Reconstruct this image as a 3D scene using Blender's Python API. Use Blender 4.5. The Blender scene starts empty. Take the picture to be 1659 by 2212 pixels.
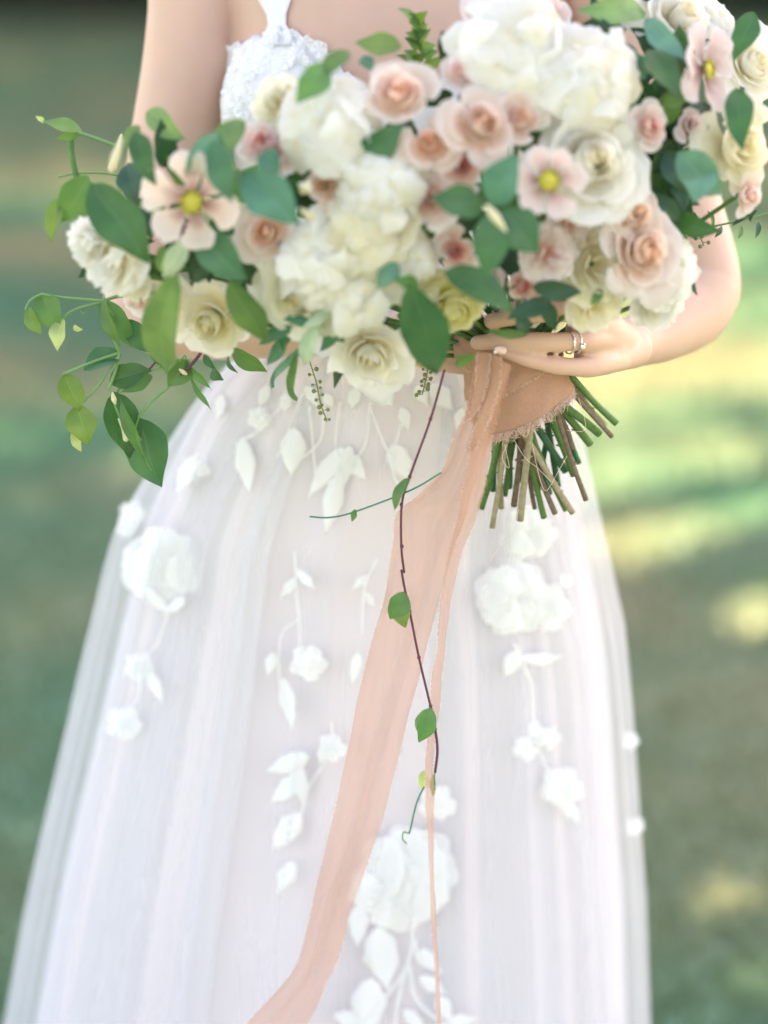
import bpy, bmesh, math, random
import numpy as np
from mathutils import Vector, Matrix
from mathutils.bvhtree import BVHTree

rng = np.random.default_rng(7)
random.seed(7)
SC = bpy.context.scene
COL = SC.collection
R = math.radians

# ------------------------------------------------------------------ camera
CAM_LOC = Vector((0.0, -2.72, 1.50))
PITCH = R(13.9)
LENS = 100.0
cam_data = bpy.data.cameras.new('camera')
cam_data.lens = LENS
cam_data.sensor_fit = 'VERTICAL'
cam_data.sensor_height = 36.0
cam_data.sensor_width = 27.0
cam_data.clip_start = 0.05
cam_data.clip_end = 400
cam = bpy.data.objects.new('camera', cam_data)
COL.objects.link(cam)
cam.location = CAM_LOC
cam.rotation_euler = (R(90) - PITCH, 0, 0)
SC.camera = cam
FW = Vector((0, math.cos(PITCH), -math.sin(PITCH)))
UPV = Vector((0, math.sin(PITCH), math.cos(PITCH)))
RT = Vector((1, 0, 0))


def ray(px, py):
    u = (px - 829.5) / 1659.0 * 27.0 / LENS
    v = (1106.0 - py) / 2212.0 * 36.0 / LENS
    return FW + RT * u + UPV * v


def P(px, py, y):
    d = ray(px, py)
    return CAM_LOC + d * ((y - CAM_LOC.y) / d.y)


def ground_pt(px, py):
    d = ray(px, py)
    return CAM_LOC + d * (-CAM_LOC.z / d.z)


PX = (P(831, 900, -0.2) - P(830, 900, -0.2)).x       # metres per reference unit at the bouquet
cam_data.dof.use_dof = True
cam_data.dof.focus_distance = (P(1120, 980, -0.232) - CAM_LOC).dot(FW)
cam_data.dof.aperture_fstop = 1.7
cam_data.dof.aperture_blades = 0

# ------------------------------------------------------------------ light
SUN = Vector((0.50, 0.75, 1.0)).normalized()           # towards the sun
SUN_EL = math.asin(SUN.z)
SUN_AZ = math.atan2(SUN.x, SUN.y)
world = bpy.data.worlds.new('World')
SC.world = world
world.use_nodes = True
wn = world.node_tree
sky = wn.nodes.new('ShaderNodeTexSky')
sky.sky_type = 'NISHITA'
sky.sun_disc = False
sky.sun_elevation = SUN_EL
sky.sun_rotation = SUN_AZ
sky.air_density = 1.0
sky.dust_density = 1.6
sky.ozone_density = 0.6
bg = wn.nodes['Background']
bg.inputs['Strength'].default_value = 0.15
wn.links.new(sky.outputs[0], bg.inputs[0])
sun_d = bpy.data.lights.new('sun', 'SUN')
sun_d.energy = 5.0
sun_d.angle = R(0.53)
sun_d.color = (1.0, 0.87, 0.70)
sun = bpy.data.objects.new('sun', sun_d)
COL.objects.link(sun)
sun.rotation_euler = (-SUN).to_track_quat('-Z', 'Y').to_euler()
SC.view_settings.view_transform = 'Standard'
SC.view_settings.look = 'None'
SC.view_settings.gamma = 1.0
SC.view_settings.use_curve_mapping = False
SC.view_settings.exposure = 2.44
SC.view_settings.use_white_balance = True            # set for open shade
SC.view_settings.white_balance_temperature = 8350
SC.view_settings.white_balance_tint = 22
SC.render.engine = 'CYCLES'
SC.cycles.use_denoising = True
SC.cycles.max_bounces = 8
SC.cycles.diffuse_bounces = 4
SC.cycles.transparent_max_bounces = 16
SC.cycles.sample_clamp_indirect = 6.0

# ------------------------------------------------------------------ helpers
ORG = {}


def add(name, verts, faces, mat, parent=None, uv=None, smooth=True, origin=None, fac=None):
    verts = np.asarray(verts, dtype=float).reshape(-1, 3)
    if origin is None:
        origin = Vector(verts.mean(axis=0)) if len(verts) else Vector((0, 0, 0))
    origin = Vector(origin)
    me = bpy.data.meshes.new(name)
    me.from_pydata((verts - np.array(origin)).tolist(), [], faces if isinstance(faces, list) else faces.tolist())
    if uv is not None:
        uv = np.asarray(uv, dtype=float)
        lay = me.uv_layers.new(name='UVMap')
        idx = np.empty(len(me.loops), dtype=np.int32)
        me.loops.foreach_get('vertex_index', idx)
        lay.data.foreach_set('uv', uv[idx].ravel())
    if smooth:
        me.polygons.foreach_set('use_smooth', [True] * len(me.polygons))
    if mat is not None:
        me.materials.append(mat)
    ob = bpy.data.objects.new(name, me)
    COL.objects.link(ob)
    link(ob, parent, origin)
    return ob


def link(ob, parent, origin):
    origin = Vector(origin)
    if parent is not None:
        ob.parent = parent
        ob.location = origin - ORG[parent.name]
    else:
        ob.location = origin
    ORG[ob.name] = origin


def empty(name, origin, parent=None):
    ob = bpy.data.objects.new(name, None)
    ob.empty_display_size = 0.05
    COL.objects.link(ob)
    link(ob, parent, origin)
    return ob


def tag(ob, label=None, cat=None, group=None, kind=None):
    if label: ob['label'] = label
    if cat: ob['category'] = cat
    if group: ob['group'] = group
    if kind: ob['kind'] = kind
    return ob


def gridfaces(nu, nv, off=0, wrap=False):
    f = []
    for i in range(nu - 1):
        for j in range(nv if wrap else nv - 1):
            j2 = (j + 1) % nv
            f.append((off + i * nv + j, off + i * nv + j2, off + (i + 1) * nv + j2, off + (i + 1) * nv + j))
    return f


class MB:
    """collects pieces that end up as one mesh"""
    def __init__(self):
        self.v = []; self.f = []; self.uv = []; self.n = 0

    def add(self, v, f, uv=None):
        v = np.asarray(v, dtype=float).reshape(-1, 3)
        self.f += [tuple(int(a) + self.n for a in q) for q in f]
        self.v.append(v)
        self.uv.append(np.zeros((len(v), 2)) if uv is None else np.asarray(uv, dtype=float))
        self.n += len(v)

    def build(self, name, mat, parent=None, smooth=True, origin=None):
        return add(name, np.concatenate(self.v), self.f, mat, parent, np.concatenate(self.uv), smooth, origin)


def catmull(pts, n):
    pts = [np.array(p, dtype=float) for p in pts]
    if len(pts) == 2:
        return np.array([pts[0] + (pts[1] - pts[0]) * t for t in np.linspace(0, 1, n)])
    p = [2 * pts[0] - pts[1]] + pts + [2 * pts[-1] - pts[-2]]
    out = []
    m = len(pts) - 1
    for k in range(n):
        t = k / (n - 1) * m
        i = min(int(t), m - 1)
        s = t - i
        a, b, c, d = p[i], p[i + 1], p[i + 2], p[i + 3]
        out.append(0.5 * ((2 * b) + (-a + c) * s + (2 * a - 5 * b + 4 * c - d) * s * s + (-a + 3 * b - 3 * c + d) * s ** 3))
    return np.array(out)


def tube_data(pts, radii, n=24, seg=10, caps=True, flat=None):
    """swept tube; pts list of vectors, radii list; flat=(dir, k) squashes along dir"""
    arr = [list(p) + [r] for p, r in zip(pts, radii)]
    c = catmull(arr, n)
    pos, rad = c[:, :3], np.maximum(c[:, 3], 1e-5)
    tan = np.gradient(pos, axis=0)
    tan /= np.linalg.norm(tan, axis=1)[:, None] + 1e-12
    if caps:
        extra = [(0.0, 0.0), (0.35, 0.7), (0.7, 0.93)]
        ps, rs, ts = [], [], []
        for e, k in extra:
            ps.append(pos[0] - tan[0] * rad[0] * (1 - e)); rs.append(rad[0] * max(k, 0.02)); ts.append(tan[0])
        ps += list(pos); rs += list(rad); ts += list(tan)
        for e, k in reversed(extra):
            ps.append(pos[-1] + tan[-1] * rad[-1] * (1 - e)); rs.append(rad[-1] * max(k, 0.02)); ts.append(tan[-1])
        pos, rad, tan = np.array(ps), np.array(rs), np.array(ts)
    a = np.array([0, 0, 1.0]) if abs(tan[0][2]) < 0.9 else np.array([0, 1.0, 0])
    nrm = np.cross(tan[0], a); nrm /= np.linalg.norm(nrm)
    V, UV = [], []
    for i in range(len(pos)):
        nrm = nrm - tan[i] * nrm.dot(tan[i]); nrm /= np.linalg.norm(nrm) + 1e-12
        bi = np.cross(tan[i], nrm)
        for j in range(seg):
            t = 2 * math.pi * j / seg
            o = (nrm * math.cos(t) + bi * math.sin(t)) * rad[i]
            if flat is not None:
                fd = np.array(flat[0]); o = o - fd * o.dot(fd) * (1 - flat[1])
            V.append(pos[i] + o); UV.append((i / (len(pos) - 1), j / seg))
    F = gridfaces(len(pos), seg, 0, True)
    F.append(tuple(range(seg))[::-1])
    F.append(tuple((len(pos) - 1) * seg + j for j in range(seg)))
    return np.array(V), F, np.array(UV)


def tube(name, pts, radii, mat, parent, n=16, seg=7):
    v, f, uv = tube_data(pts, radii, n, seg)
    return add(name, v, f, mat, parent, uv)


# ------------------------------------------------------------------ materials
def newmat(name):
    m = bpy.data.materials.new(name)
    m.use_nodes = True
    nt = m.node_tree
    for n in list(nt.nodes):
        nt.nodes.remove(n)
    out = nt.nodes.new('ShaderNodeOutputMaterial')
    return m, nt, out


def N(nt, typ, **kw):
    n = nt.nodes.new(typ)
    for k, v in kw.items():
        if k in n.inputs.keys():
            n.inputs[k].default_value = v
        else:
            setattr(n, k, v)
    return n


def rgb(c):
    return (c[0], c[1], c[2], 1.0)


def ramp(nt, stops, src=None):
    r = nt.nodes.new('ShaderNodeValToRGB')
    e = r.color_ramp.elements
    while len(e) < len(stops):
        e.new(0.5)
    for k, (p, c) in enumerate(stops):
        e[k].position = p
        e[k].color = rgb(c) if len(c) == 3 else c
    if src is not None:
        nt.links.new(src, r.inputs[0])
    return r


def mixc(nt, a, b, fac, blend='MIX'):
    m = nt.nodes.new('ShaderNodeMix')
    m.data_type = 'RGBA'
    m.blend_type = blend
    for sock, val in ((m.inputs[0], fac), (m.inputs[6], a), (m.inputs[7], b)):
        if hasattr(val, 'is_linked') or hasattr(val, 'links'):
            nt.links.new(val, sock)
        elif isinstance(val, (int, float)):
            sock.default_value = val
        else:
            sock.default_value = rgb(val)
    return m.outputs[2]


def math_n(nt, op, a, b=0.0, c=None):
    m = nt.nodes.new('ShaderNodeMath')
    m.operation = op
    for s, v in zip(m.inputs, (a, b, c)):
        if v is None: continue
        if hasattr(v, 'links'): nt.links.new(v, s)
        else: s.default_value = v
    return m.outputs[0]


def thin_shader(nt, out, colour, transl=0.35, rough=0.6, gloss=0.05, tcol=None, bump=None):
    L = nt.links.new
    d = N(nt, 'ShaderNodeBsdfPrincipled', Roughness=rough)
    d.inputs['Specular IOR Level'].default_value = gloss
    t = N(nt, 'ShaderNodeBsdfTranslucent')
    mx = N(nt, 'ShaderNodeMixShader')
    mx.inputs[0].default_value = transl
    L(colour, d.inputs['Base Color'])
    L(tcol if tcol is not None else colour, t.inputs['Color'])
    if bump is not None:
        L(bump, d.inputs['Normal']); L(bump, t.inputs['Normal'])
    L(d.outputs[0], mx.inputs[1]); L(t.outputs[0], mx.inputs[2])
    L(mx.outputs[0], out.inputs['Surface'])
    return d


def bump_of(nt, height, strength, dist):
    b = N(nt, 'ShaderNodeBump', Strength=strength, Distance=dist)
    nt.links.new(height, b.inputs['Height'])
    return b.outputs[0]


def petal_mat(name, base, mid, edge, transl=0.58):
    m, nt, out = newmat(name)
    uv = N(nt, 'ShaderNodeTexCoord')
    sep = N(nt, 'ShaderNodeSeparateXYZ')
    nt.links.new(uv.outputs['UV'], sep.inputs[0])
    ns = N(nt, 'ShaderNodeTexNoise', Scale=60.0, Detail=3.0)
    nt.links.new(uv.outputs['Object'], ns.inputs['Vector'])
    u = math_n(nt, 'ADD', sep.outputs[0], math_n(nt, 'MULTIPLY', math_n(nt, 'SUBTRACT', ns.outputs[0], 0.5), 0.35))
    r = ramp(nt, [(0.12, base), (0.5, mid), (0.95, edge)], u)
    wv = N(nt, 'ShaderNodeTexNoise', Scale=1.0, Detail=3.0)
    mp = N(nt, 'ShaderNodeMapping')
    mp.inputs['Scale'].default_value = (2.0, 26.0, 1.0)
    nt.links.new(uv.outputs['UV'], mp.inputs[0]); nt.links.new(mp.outputs[0], wv.inputs['Vector'])
    oi = N(nt, 'ShaderNodeObjectInfo')
    k = math_n(nt, 'ADD', math_n(nt, 'MULTIPLY', oi.outputs['Random'], 0.10), 0.93)
    k2 = math_n(nt, 'MULTIPLY', k, math_n(nt, 'ADD', math_n(nt, 'MULTIPLY', wv.outputs[0], 0.12), 0.93))
    hsv = N(nt, 'ShaderNodeHueSaturation')
    nt.links.new(r.outputs[0], hsv.inputs['Color']); nt.links.new(k2, hsv.inputs['Value'])
    thin_shader(nt, out, hsv.outputs[0], transl, 0.7, 0.12, bump=bump_of(nt, wv.outputs[0], 0.25, 0.001))
    return m


def leaf_mat(name, col, under, transl=0.3, vein=(1.5, 1.4, 1.25), rough=0.36, tcol=None):
    m, nt, out = newmat(name)
    L = nt.links.new
    tc = N(nt, 'ShaderNodeTexCoord')
    sep = N(nt, 'ShaderNodeSeparateXYZ')
    L(tc.outputs['UV'], sep.inputs[0])
    av = math_n(nt, 'ABSOLUTE', math_n(nt, 'SUBTRACT', sep.outputs[1], 0.5))
    ph = math_n(nt, 'SUBTRACT', math_n(nt, 'MULTIPLY', sep.outputs[0], 58.0), math_n(nt, 'MULTIPLY', av, 52.0))
    sv = math_n(nt, 'POWER', math_n(nt, 'ABSOLUTE', math_n(nt, 'COSINE', ph)), 14.0)
    midr = math_n(nt, 'SUBTRACT', 1.0, math_n(nt, 'MULTIPLY', av, 32.0))
    midr = math_n(nt, 'MAXIMUM', midr, 0.0)
    v = math_n(nt, 'MINIMUM', math_n(nt, 'ADD', math_n(nt, 'MULTIPLY', sv, 0.30), midr), 1.0)
    ns = N(nt, 'ShaderNodeTexNoise', Scale=45.0, Detail=4.0)
    L(tc.outputs['Object'], ns.inputs['Vector'])
    oi = N(nt, 'ShaderNodeObjectInfo')
    cr_ = N(nt, 'ShaderNodeMapRange')
    cr_.inputs['From Min'].default_value = 0.36; cr_.inputs['From Max'].default_value = 0.64
    L(ns.outputs[0], cr_.inputs['Value'])
    base = mixc(nt, [col[0] * 0.72, col[1] * 0.78, col[2] * 0.8], [col[0] * 1.45, col[1] * 1.22, col[2] * 1.1], cr_.outputs[0])
    hsv = N(nt, 'ShaderNodeHueSaturation')
    L(base, hsv.inputs['Color'])
    L(math_n(nt, 'ADD', math_n(nt, 'MULTIPLY', oi.outputs['Random'], 0.45), 0.78), hsv.inputs['Value'])
    L(math_n(nt, 'ADD', math_n(nt, 'MULTIPLY', oi.outputs['Random'], 0.055), 0.472), hsv.inputs['Hue'])
    cv = mixc(nt, hsv.outputs[0], [min(1, c * k + 0.02) for c, k in zip(col, vein)], math_n(nt, 'MULTIPLY', v, 0.75))
    geo = N(nt, 'ShaderNodeNewGeometry')
    c2 = mixc(nt, cv, under, geo.outputs['Backfacing'])
    h = math_n(nt, 'ADD', math_n(nt, 'MULTIPLY', v, -1.0), math_n(nt, 'MULTIPLY', ns.outputs[0], 0.6))
    tr = mixc(nt, (0.0, 0.0, 0.0), tcol or [min(1, c * k) for c, k in zip(col, (2.6, 2.4, 1.1))], 1.0)
    thin_shader(nt, out, c2, transl, rough, 0.4, tcol=tr, bump=bump_of(nt, h, 0.45, 0.0012))
    return m


M = {}
M['petal_white'] = petal_mat('petal_white', (0.86, 0.76, 0.48), (0.92, 0.89, 0.79), (0.93, 0.92, 0.88))
M['petal_cream'] = petal_mat('petal_cream', (0.87, 0.76, 0.46), (0.91, 0.86, 0.66), (0.92, 0.89, 0.77))
M['petal_yellow'] = petal_mat('petal_yellow', (0.70, 0.68, 0.22), (0.80, 0.76, 0.42), (0.84, 0.80, 0.55))
M['petal_peach'] = petal_mat('petal_peach', (0.90, 0.55, 0.36), (0.89, 0.69, 0.57), (0.90, 0.82, 0.76))
M['petal_blush'] = petal_mat('petal_blush', (0.88, 0.52, 0.42), (0.88, 0.72, 0.66), (0.90, 0.84, 0.82))
M['petal_pink'] = petal_mat('petal_pink', (0.80, 0.30, 0.30), (0.86, 0.62, 0.54), (0.88, 0.79, 0.76))
M['petal_anemone'] = petal_mat('petal_anemone', (0.40, 0.18, 0.16), (0.86, 0.66, 0.53), (0.89, 0.78, 0.70))
M['petal_mauve'] = petal_mat('petal_mauve', (0.45, 0.22, 0.22), (0.83, 0.62, 0.58), (0.88, 0.79, 0.79))
M['leaf_dark'] = leaf_mat('leaf_dark', (0.028, 0.115, 0.045), (0.10, 0.22, 0.12), 0.22)
M['leaf_deep'] = leaf_mat('leaf_deep', (0.015, 0.065, 0.030), (0.06, 0.15, 0.08), 0.15)
M['leaf_mid'] = leaf_mat('leaf_mid', (0.062, 0.165, 0.052), (0.13, 0.24, 0.11), 0.28)
M['leaf_light'] = leaf_mat('leaf_light', (0.110, 0.215, 0.080), (0.16, 0.27, 0.12), 0.30)
M['leaf_lime'] = leaf_mat('leaf_lime', (0.095, 0.200, 0.050), (0.15, 0.25, 0.09), 0.32)
M['leaf_pale'] = leaf_mat('leaf_pale', (0.30, 0.40, 0.19), (0.40, 0.48, 0.30), 0.3)
M['leaf_teal'] = leaf_mat('leaf_teal', (0.040, 0.150, 0.095), (0.08, 0.23, 0.17), 0.20, rough=0.5)
M['leaf_blue'] = leaf_mat('leaf_blue', (0.075, 0.215, 0.165), (0.14, 0.30, 0.26), 0.20, rough=0.5)
M['leaf_grey'] = leaf_mat('leaf_grey', (0.30, 0.44, 0.36), (0.42, 0.54, 0.48), 0.25, rough=0.6)


def simple_mat(name, col, rough=0.6, var=0.15, scale=40, spec=0.3, bump=0.0, transl=0.0, metallic=0.0, stretch=None, col2=None, sss=0.0):
    m, nt, out = newmat(name)
    L = nt.links.new
    tc = N(nt, 'ShaderNodeTexCoord')
    ns = N(nt, 'ShaderNodeTexNoise', Scale=float(scale), Detail=5.0)
    if stretch:
        mp = N(nt, 'ShaderNodeMapping'); mp.inputs['Scale'].default_value = stretch
        L(tc.outputs['Object'], mp.inputs[0]); L(mp.outputs[0], ns.inputs['Vector'])
    else:
        L(tc.outputs['Object'], ns.inputs['Vector'])
    c = mixc(nt, [x * (1 - var) for x in col], col2 or [min(1, x * (1 + var)) for x in col], ns.outputs[0])
    bn = bump_of(nt, ns.outputs[0], bump, 0.002) if bump else None
    if transl:
        thin_shader(nt, out, c, transl, rough, spec, bump=bn)
    else:
        p = N(nt, 'ShaderNodeBsdfPrincipled', Roughness=rough, Metallic=metallic)
        p.inputs['Specular IOR Level'].default_value = spec
        if sss:
            p.inputs['Subsurface Weight'].default_value = 1.0
            p.inputs['Subsurface Scale'].default_value = sss
            p.inputs['Subsurface Radius'].default_value = (1.0, 0.4, 0.25)
        L(c, p.inputs['Base Color'])
        if bn is not None: L(bn, p.inputs['Normal'])
        L(p.outputs[0], out.inputs['Surface'])
    return m


M['stem_green'] = simple_mat('stem_green', (0.075, 0.17, 0.045), 0.45, 0.6, 160, bump=0.3, stretch=(6, 6, 1))
M['stem_deep'] = simple_mat('stem_deep', (0.03, 0.13, 0.06), 0.5, 0.35, 60, bump=0.3)
M['stem_bark'] = simple_mat('stem_bark', (0.17, 0.125, 0.085), 0.8, 0.7, 220, bump=0.8)
M['stem_tan'] = simple_mat('stem_tan', (0.30, 0.26, 0.16), 0.8, 0.5, 200, bump=0.7)
M['cut_end'] = simple_mat('cut_end', (0.50, 0.50, 0.30), 0.8, 0.2, 200)
M['vine_purple'] = simple_mat('vine_purple', (0.12, 0.035, 0.055), 0.5, 0.3, 60)
M['vine_green'] = simple_mat('vine_green', (0.16, 0.32, 0.12), 0.5, 0.25, 60, transl=0.15)
M['vine_teal'] = simple_mat('vine_teal', (0.04, 0.18, 0.12), 0.5, 0.25, 60)
M['bud'] = simple_mat('bud', (0.72, 0.66, 0.44), 0.6, 0.1, 60, transl=0.25)
M['berry'] = simple_mat('berry', (0.16, 0.20, 0.06), 0.5, 0.3, 90)
M['anther'] = simple_mat('anther', (0.46, 0.40, 0.06), 0.8, 0.35, 260, bump=1.0)
M['anther_dark'] = simple_mat('anther_dark', (0.12, 0.03, 0.06), 0.8, 0.35, 260)
M['skin'] = simple_mat('skin', (0.60, 0.395, 0.305), 0.48, 0.06, 30, spec=0.4, sss=0.0022, col2=(0.66, 0.425, 0.33), bump=0.06)
M['nail'] = simple_mat('nail', (0.86, 0.62, 0.54), 0.22, 0.02, 40, spec=0.6)
M['hair'] = simple_mat('hair', (0.16, 0.09, 0.045), 0.5, 0.4, 60, stretch=(8, 8, 1), bump=0.5)
M['silver'] = simple_mat('silver', (0.82, 0.80, 0.78), 0.18, 0.02, 40, metallic=1.0)
M['pearl'] = simple_mat('pearl', (0.80, 0.78, 0.74), 0.15, 0.02, 40, spec=0.8)
M['lace'] = simple_mat('lace', (0.93, 0.93, 0.91), 0.85, 0.01, 120, spec=0.05, transl=0.45, bump=0.2)
M['lining'] = simple_mat('lining', (0.72, 0.645, 0.65), 0.8, 0.03, 6, spec=0.1, stretch=(3, 3, 0.4))
M['lace_bodice'] = simple_mat('lace_bodice', (0.90, 0.885, 0.89), 0.85, 0.03, 160, spec=0.05, bump=0.35, transl=0.3)


def diamond_mat():
    m, nt, out = newmat('diamond')
    p = N(nt, 'ShaderNodeBsdfGlass', IOR=2.2, Roughness=0.0)
    g = N(nt, 'ShaderNodeBsdfGlossy', Roughness=0.05)
    mx = N(nt, 'ShaderNodeMixShader'); mx.inputs[0].default_value = 0.45
    nt.links.new(p.outputs[0], mx.inputs[1]); nt.links.new(g.outputs[0], mx.inputs[2])
    nt.links.new(mx.outputs[0], out.inputs['Surface'])
    return m


M['diamond'] = diamond_mat()


def sheer_mat(name, col, opacity, edge, transl=0.5, scale=(2600, 2600), stripe=0.0, rough=0.8):
    """a woven sheer cloth: part of the light passes between the threads, more is caught at a slant"""
    m, nt, out = newmat(name)
    L = nt.links.new
    tc = N(nt, 'ShaderNodeTexCoord')
    lw = N(nt, 'ShaderNodeLayerWeight', Blend=0.5)
    ns = N(nt, 'ShaderNodeTexNoise', Scale=1.0, Detail=3.0)
    mp = N(nt, 'ShaderNodeMapping'); mp.inputs['Scale'].default_value = (60.0, 60.0, 3.0)
    L(tc.outputs['Object'], mp.inputs[0]); L(mp.outputs[0], ns.inputs['Vector'])
    c = mixc(nt, [x * 0.97 for x in col], [min(1, x * 1.03) for x in col], ns.outputs[0])
    f = math_n(nt, 'ADD', math_n(nt, 'MULTIPLY', math_n(nt, 'POWER', lw.outputs['Facing'], 2.0), edge), opacity)
    f = math_n(nt, 'ADD', f, math_n(nt, 'MULTIPLY', math_n(nt, 'SUBTRACT', ns.outputs[0], 0.5), stripe))
    f = math_n(nt, 'MINIMUM', f, 1.0)
    d = N(nt, 'ShaderNodeBsdfDiffuse', Roughness=rough)
    t = N(nt, 'ShaderNodeBsdfTranslucent')
    tr = N(nt, 'ShaderNodeBsdfTransparent')
    L(c, d.inputs['Color']); L(c, t.inputs['Color'])
    m1 = N(nt, 'ShaderNodeMixShader'); m1.inputs[0].default_value = transl
    m2 = N(nt, 'ShaderNodeMixShader')
    L(d.outputs[0], m1.inputs[1]); L(t.outputs[0], m1.inputs[2])
    L(f, m2.inputs[0]); L(tr.outputs[0], m2.inputs[1]); L(m1.outputs[0], m2.inputs[2])
    L(m2.outputs[0], out.inputs['Surface'])
    return m


M['tulle'] = sheer_mat('tulle', (0.855, 0.85, 0.865), 0.27, 0.22, 0.35, stripe=0.06)
M['tulle_dense'] = sheer_mat('tulle_dense', (0.84, 0.83, 0.835), 0.60, 0.2, 0.35, stripe=0.10)
M['lace'] = sheer_mat('lace', (0.94, 0.94, 0.92), 0.80, 0.1, 0.35, stripe=0.0)
M['chiffon'] = sheer_mat('chiffon', (0.70, 0.42, 0.31), 0.60, 0.40, 0.30, stripe=0.22)
M['chiffon_wrap'] = simple_mat('chiffon_wrap', (0.50, 0.275, 0.19), 0.85, 0.05, 420, spec=0.05, bump=0.35, col2=(0.60, 0.345, 0.25), transl=0.2)
M['thread'] = simple_mat('thread', (0.88, 0.62, 0.50), 0.8, 0.05, 60, transl=0.15)
M['bark'] = simple_mat('bark', (0.14, 0.10, 0.07), 0.9, 0.4, 6, bump=1.0)
M['tree_leaf'] = simple_mat('tree_leaf', (0.06, 0.12, 0.035), 0.6, 0.4, 1.5, transl=0.3)
# ------------------------------------------------------------------ the lawn
def lawn_mat():
    m, nt, out = newmat('lawn')
    L = nt.links.new
    tc = N(nt, 'ShaderNodeTexCoord')
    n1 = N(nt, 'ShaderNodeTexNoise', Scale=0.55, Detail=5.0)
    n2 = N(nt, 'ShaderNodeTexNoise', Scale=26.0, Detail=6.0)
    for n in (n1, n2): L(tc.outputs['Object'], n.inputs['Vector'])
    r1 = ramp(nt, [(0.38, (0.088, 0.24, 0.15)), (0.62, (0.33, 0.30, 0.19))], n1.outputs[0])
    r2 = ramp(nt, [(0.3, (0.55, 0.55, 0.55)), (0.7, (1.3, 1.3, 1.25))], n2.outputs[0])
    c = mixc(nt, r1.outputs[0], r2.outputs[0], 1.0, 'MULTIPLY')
    p = N(nt, 'ShaderNodeBsdfPrincipled', Roughness=0.95)
    p.inputs['Specular IOR Level'].default_value = 0.1
    L(c, p.inputs['Base Color']); L(bump_of(nt, n2.outputs[0], 0.6, 0.02), p.inputs['Normal'])
    L(p.outputs[0], out.inputs['Surface'])
    return m


def grass_mat():
    m, nt, out = newmat('grass_blades')
    L = nt.links.new
    tc = N(nt, 'ShaderNodeTexCoord')
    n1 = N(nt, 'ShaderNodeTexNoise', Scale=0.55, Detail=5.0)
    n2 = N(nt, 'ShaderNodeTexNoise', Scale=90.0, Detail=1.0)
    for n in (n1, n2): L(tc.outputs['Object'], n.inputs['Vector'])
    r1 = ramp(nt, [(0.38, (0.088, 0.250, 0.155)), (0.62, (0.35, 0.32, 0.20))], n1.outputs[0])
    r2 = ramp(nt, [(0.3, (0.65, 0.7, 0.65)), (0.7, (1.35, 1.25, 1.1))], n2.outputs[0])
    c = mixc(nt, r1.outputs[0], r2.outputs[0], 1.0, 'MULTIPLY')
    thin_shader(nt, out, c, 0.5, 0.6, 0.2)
    return m


M['lawn'] = lawn_mat()
M['grass'] = grass_mat()


def ground_h(x, y):
    return 0.03 * np.sin(x * 0.35 + 1) * np.cos(y * 0.28) * np.clip((np.abs(y) - 1) / 6, 0, 1)


gx = np.concatenate([np.linspace(-150, -14, 18), np.linspace(-12, 12, 49), np.linspace(14, 150, 18)])
gy = np.concatenate([np.linspace(-60, -6, 12), np.linspace(-4, 34, 77), np.linspace(38, 200, 20)])
GX, GY = np.meshgrid(gx, gy, indexing='xy')
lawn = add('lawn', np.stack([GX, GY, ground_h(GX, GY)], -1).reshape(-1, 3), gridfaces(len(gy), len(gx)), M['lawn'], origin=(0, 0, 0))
tag(lawn, kind='structure')

nb = 130000
yy = 0.2 + 21 * rng.random(nb) ** 1.5
hw = 0.16 * (yy + 2.7) + 0.5
xx = (rng.random(nb) * 2 - 1) * hw
hh = 0.02 + 0.025 * rng.random(nb)
th = rng.random(nb) * 2 * np.pi
w = 0.003 + 0.0012 * yy * rng.random(nb)
zz = ground_h(xx, yy)
lx, ly = rng.normal(0, .018, nb), rng.normal(0, .018, nb)
va = np.stack([xx - np.cos(th) * w, yy - np.sin(th) * w, zz - .003], -1)
vb = np.stack([xx + np.cos(th) * w, yy + np.sin(th) * w, zz - .003], -1)
vc = np.stack([xx + lx, yy + ly, zz + hh], -1)
GV = np.stack([va, vb, vc], 1).reshape(-1, 3)
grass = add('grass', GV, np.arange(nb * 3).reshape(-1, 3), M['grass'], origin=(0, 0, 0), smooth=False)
tag(grass, 'short mown lawn grass behind and around the bride', kind='stuff')
grass['category'] = 'grass'

# ------------------------------------------------------------------ trees that shade the lawn and the bride
# bright dapples where the sun reaches the lawn between the crowns: (x, y, rx, ry, share of leaves kept)
GAPS = []
for gxp, gyp, grx, gry, keep in [
        (1540, 830, 400, 300, 0.0), (1400, 1060, 300, 190, 0.0), (1590, 620, 170, 120, 0.0), (1650, 1000, 130, 170, .0),
        (1565, 1185, 75, 45, 0.0), (1640, 1340, 110, 60, 0.0), (1570, 1930, 110, 70, 0.0), (1450, 1240, 60, 35, .2), (1560, 1700, 50, 40, .3), (1640, 2120, 80, 70, 0.0), (1480, 2190, 60, 60, 0.1), (1500, 1560, 60, 60, 0.2),
        (20, 180, 90, 16, 0.45), (180, 320, 110, 16, 0.55), (60, 545, 130, 34, 0.4), (60, 960, 90, 30, 0.4), (300, 1000, 70, 40, .2),
        (40, 1790, 90, 60, 0.5), (60, 2050, 80, 60, 0.1), (190, 130, 60, 8, 0.6), (60, 1350, 80, 50, .2), (1450, 1380, 60, 40, .2)]:
    GAPS.append((gxp, gyp, grx, gry, keep))


def to_ref(pts):
    d = pts - np.array(CAM_LOC)
    f = d @ np.array(FW)
    u = (d @ np.array(RT)) / f; v = (d @ np.array(UPV)) / f
    return 829.5 + u * LENS / 27.0 * 1659, 1106 - v * LENS / 36.0 * 2212, f


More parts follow.
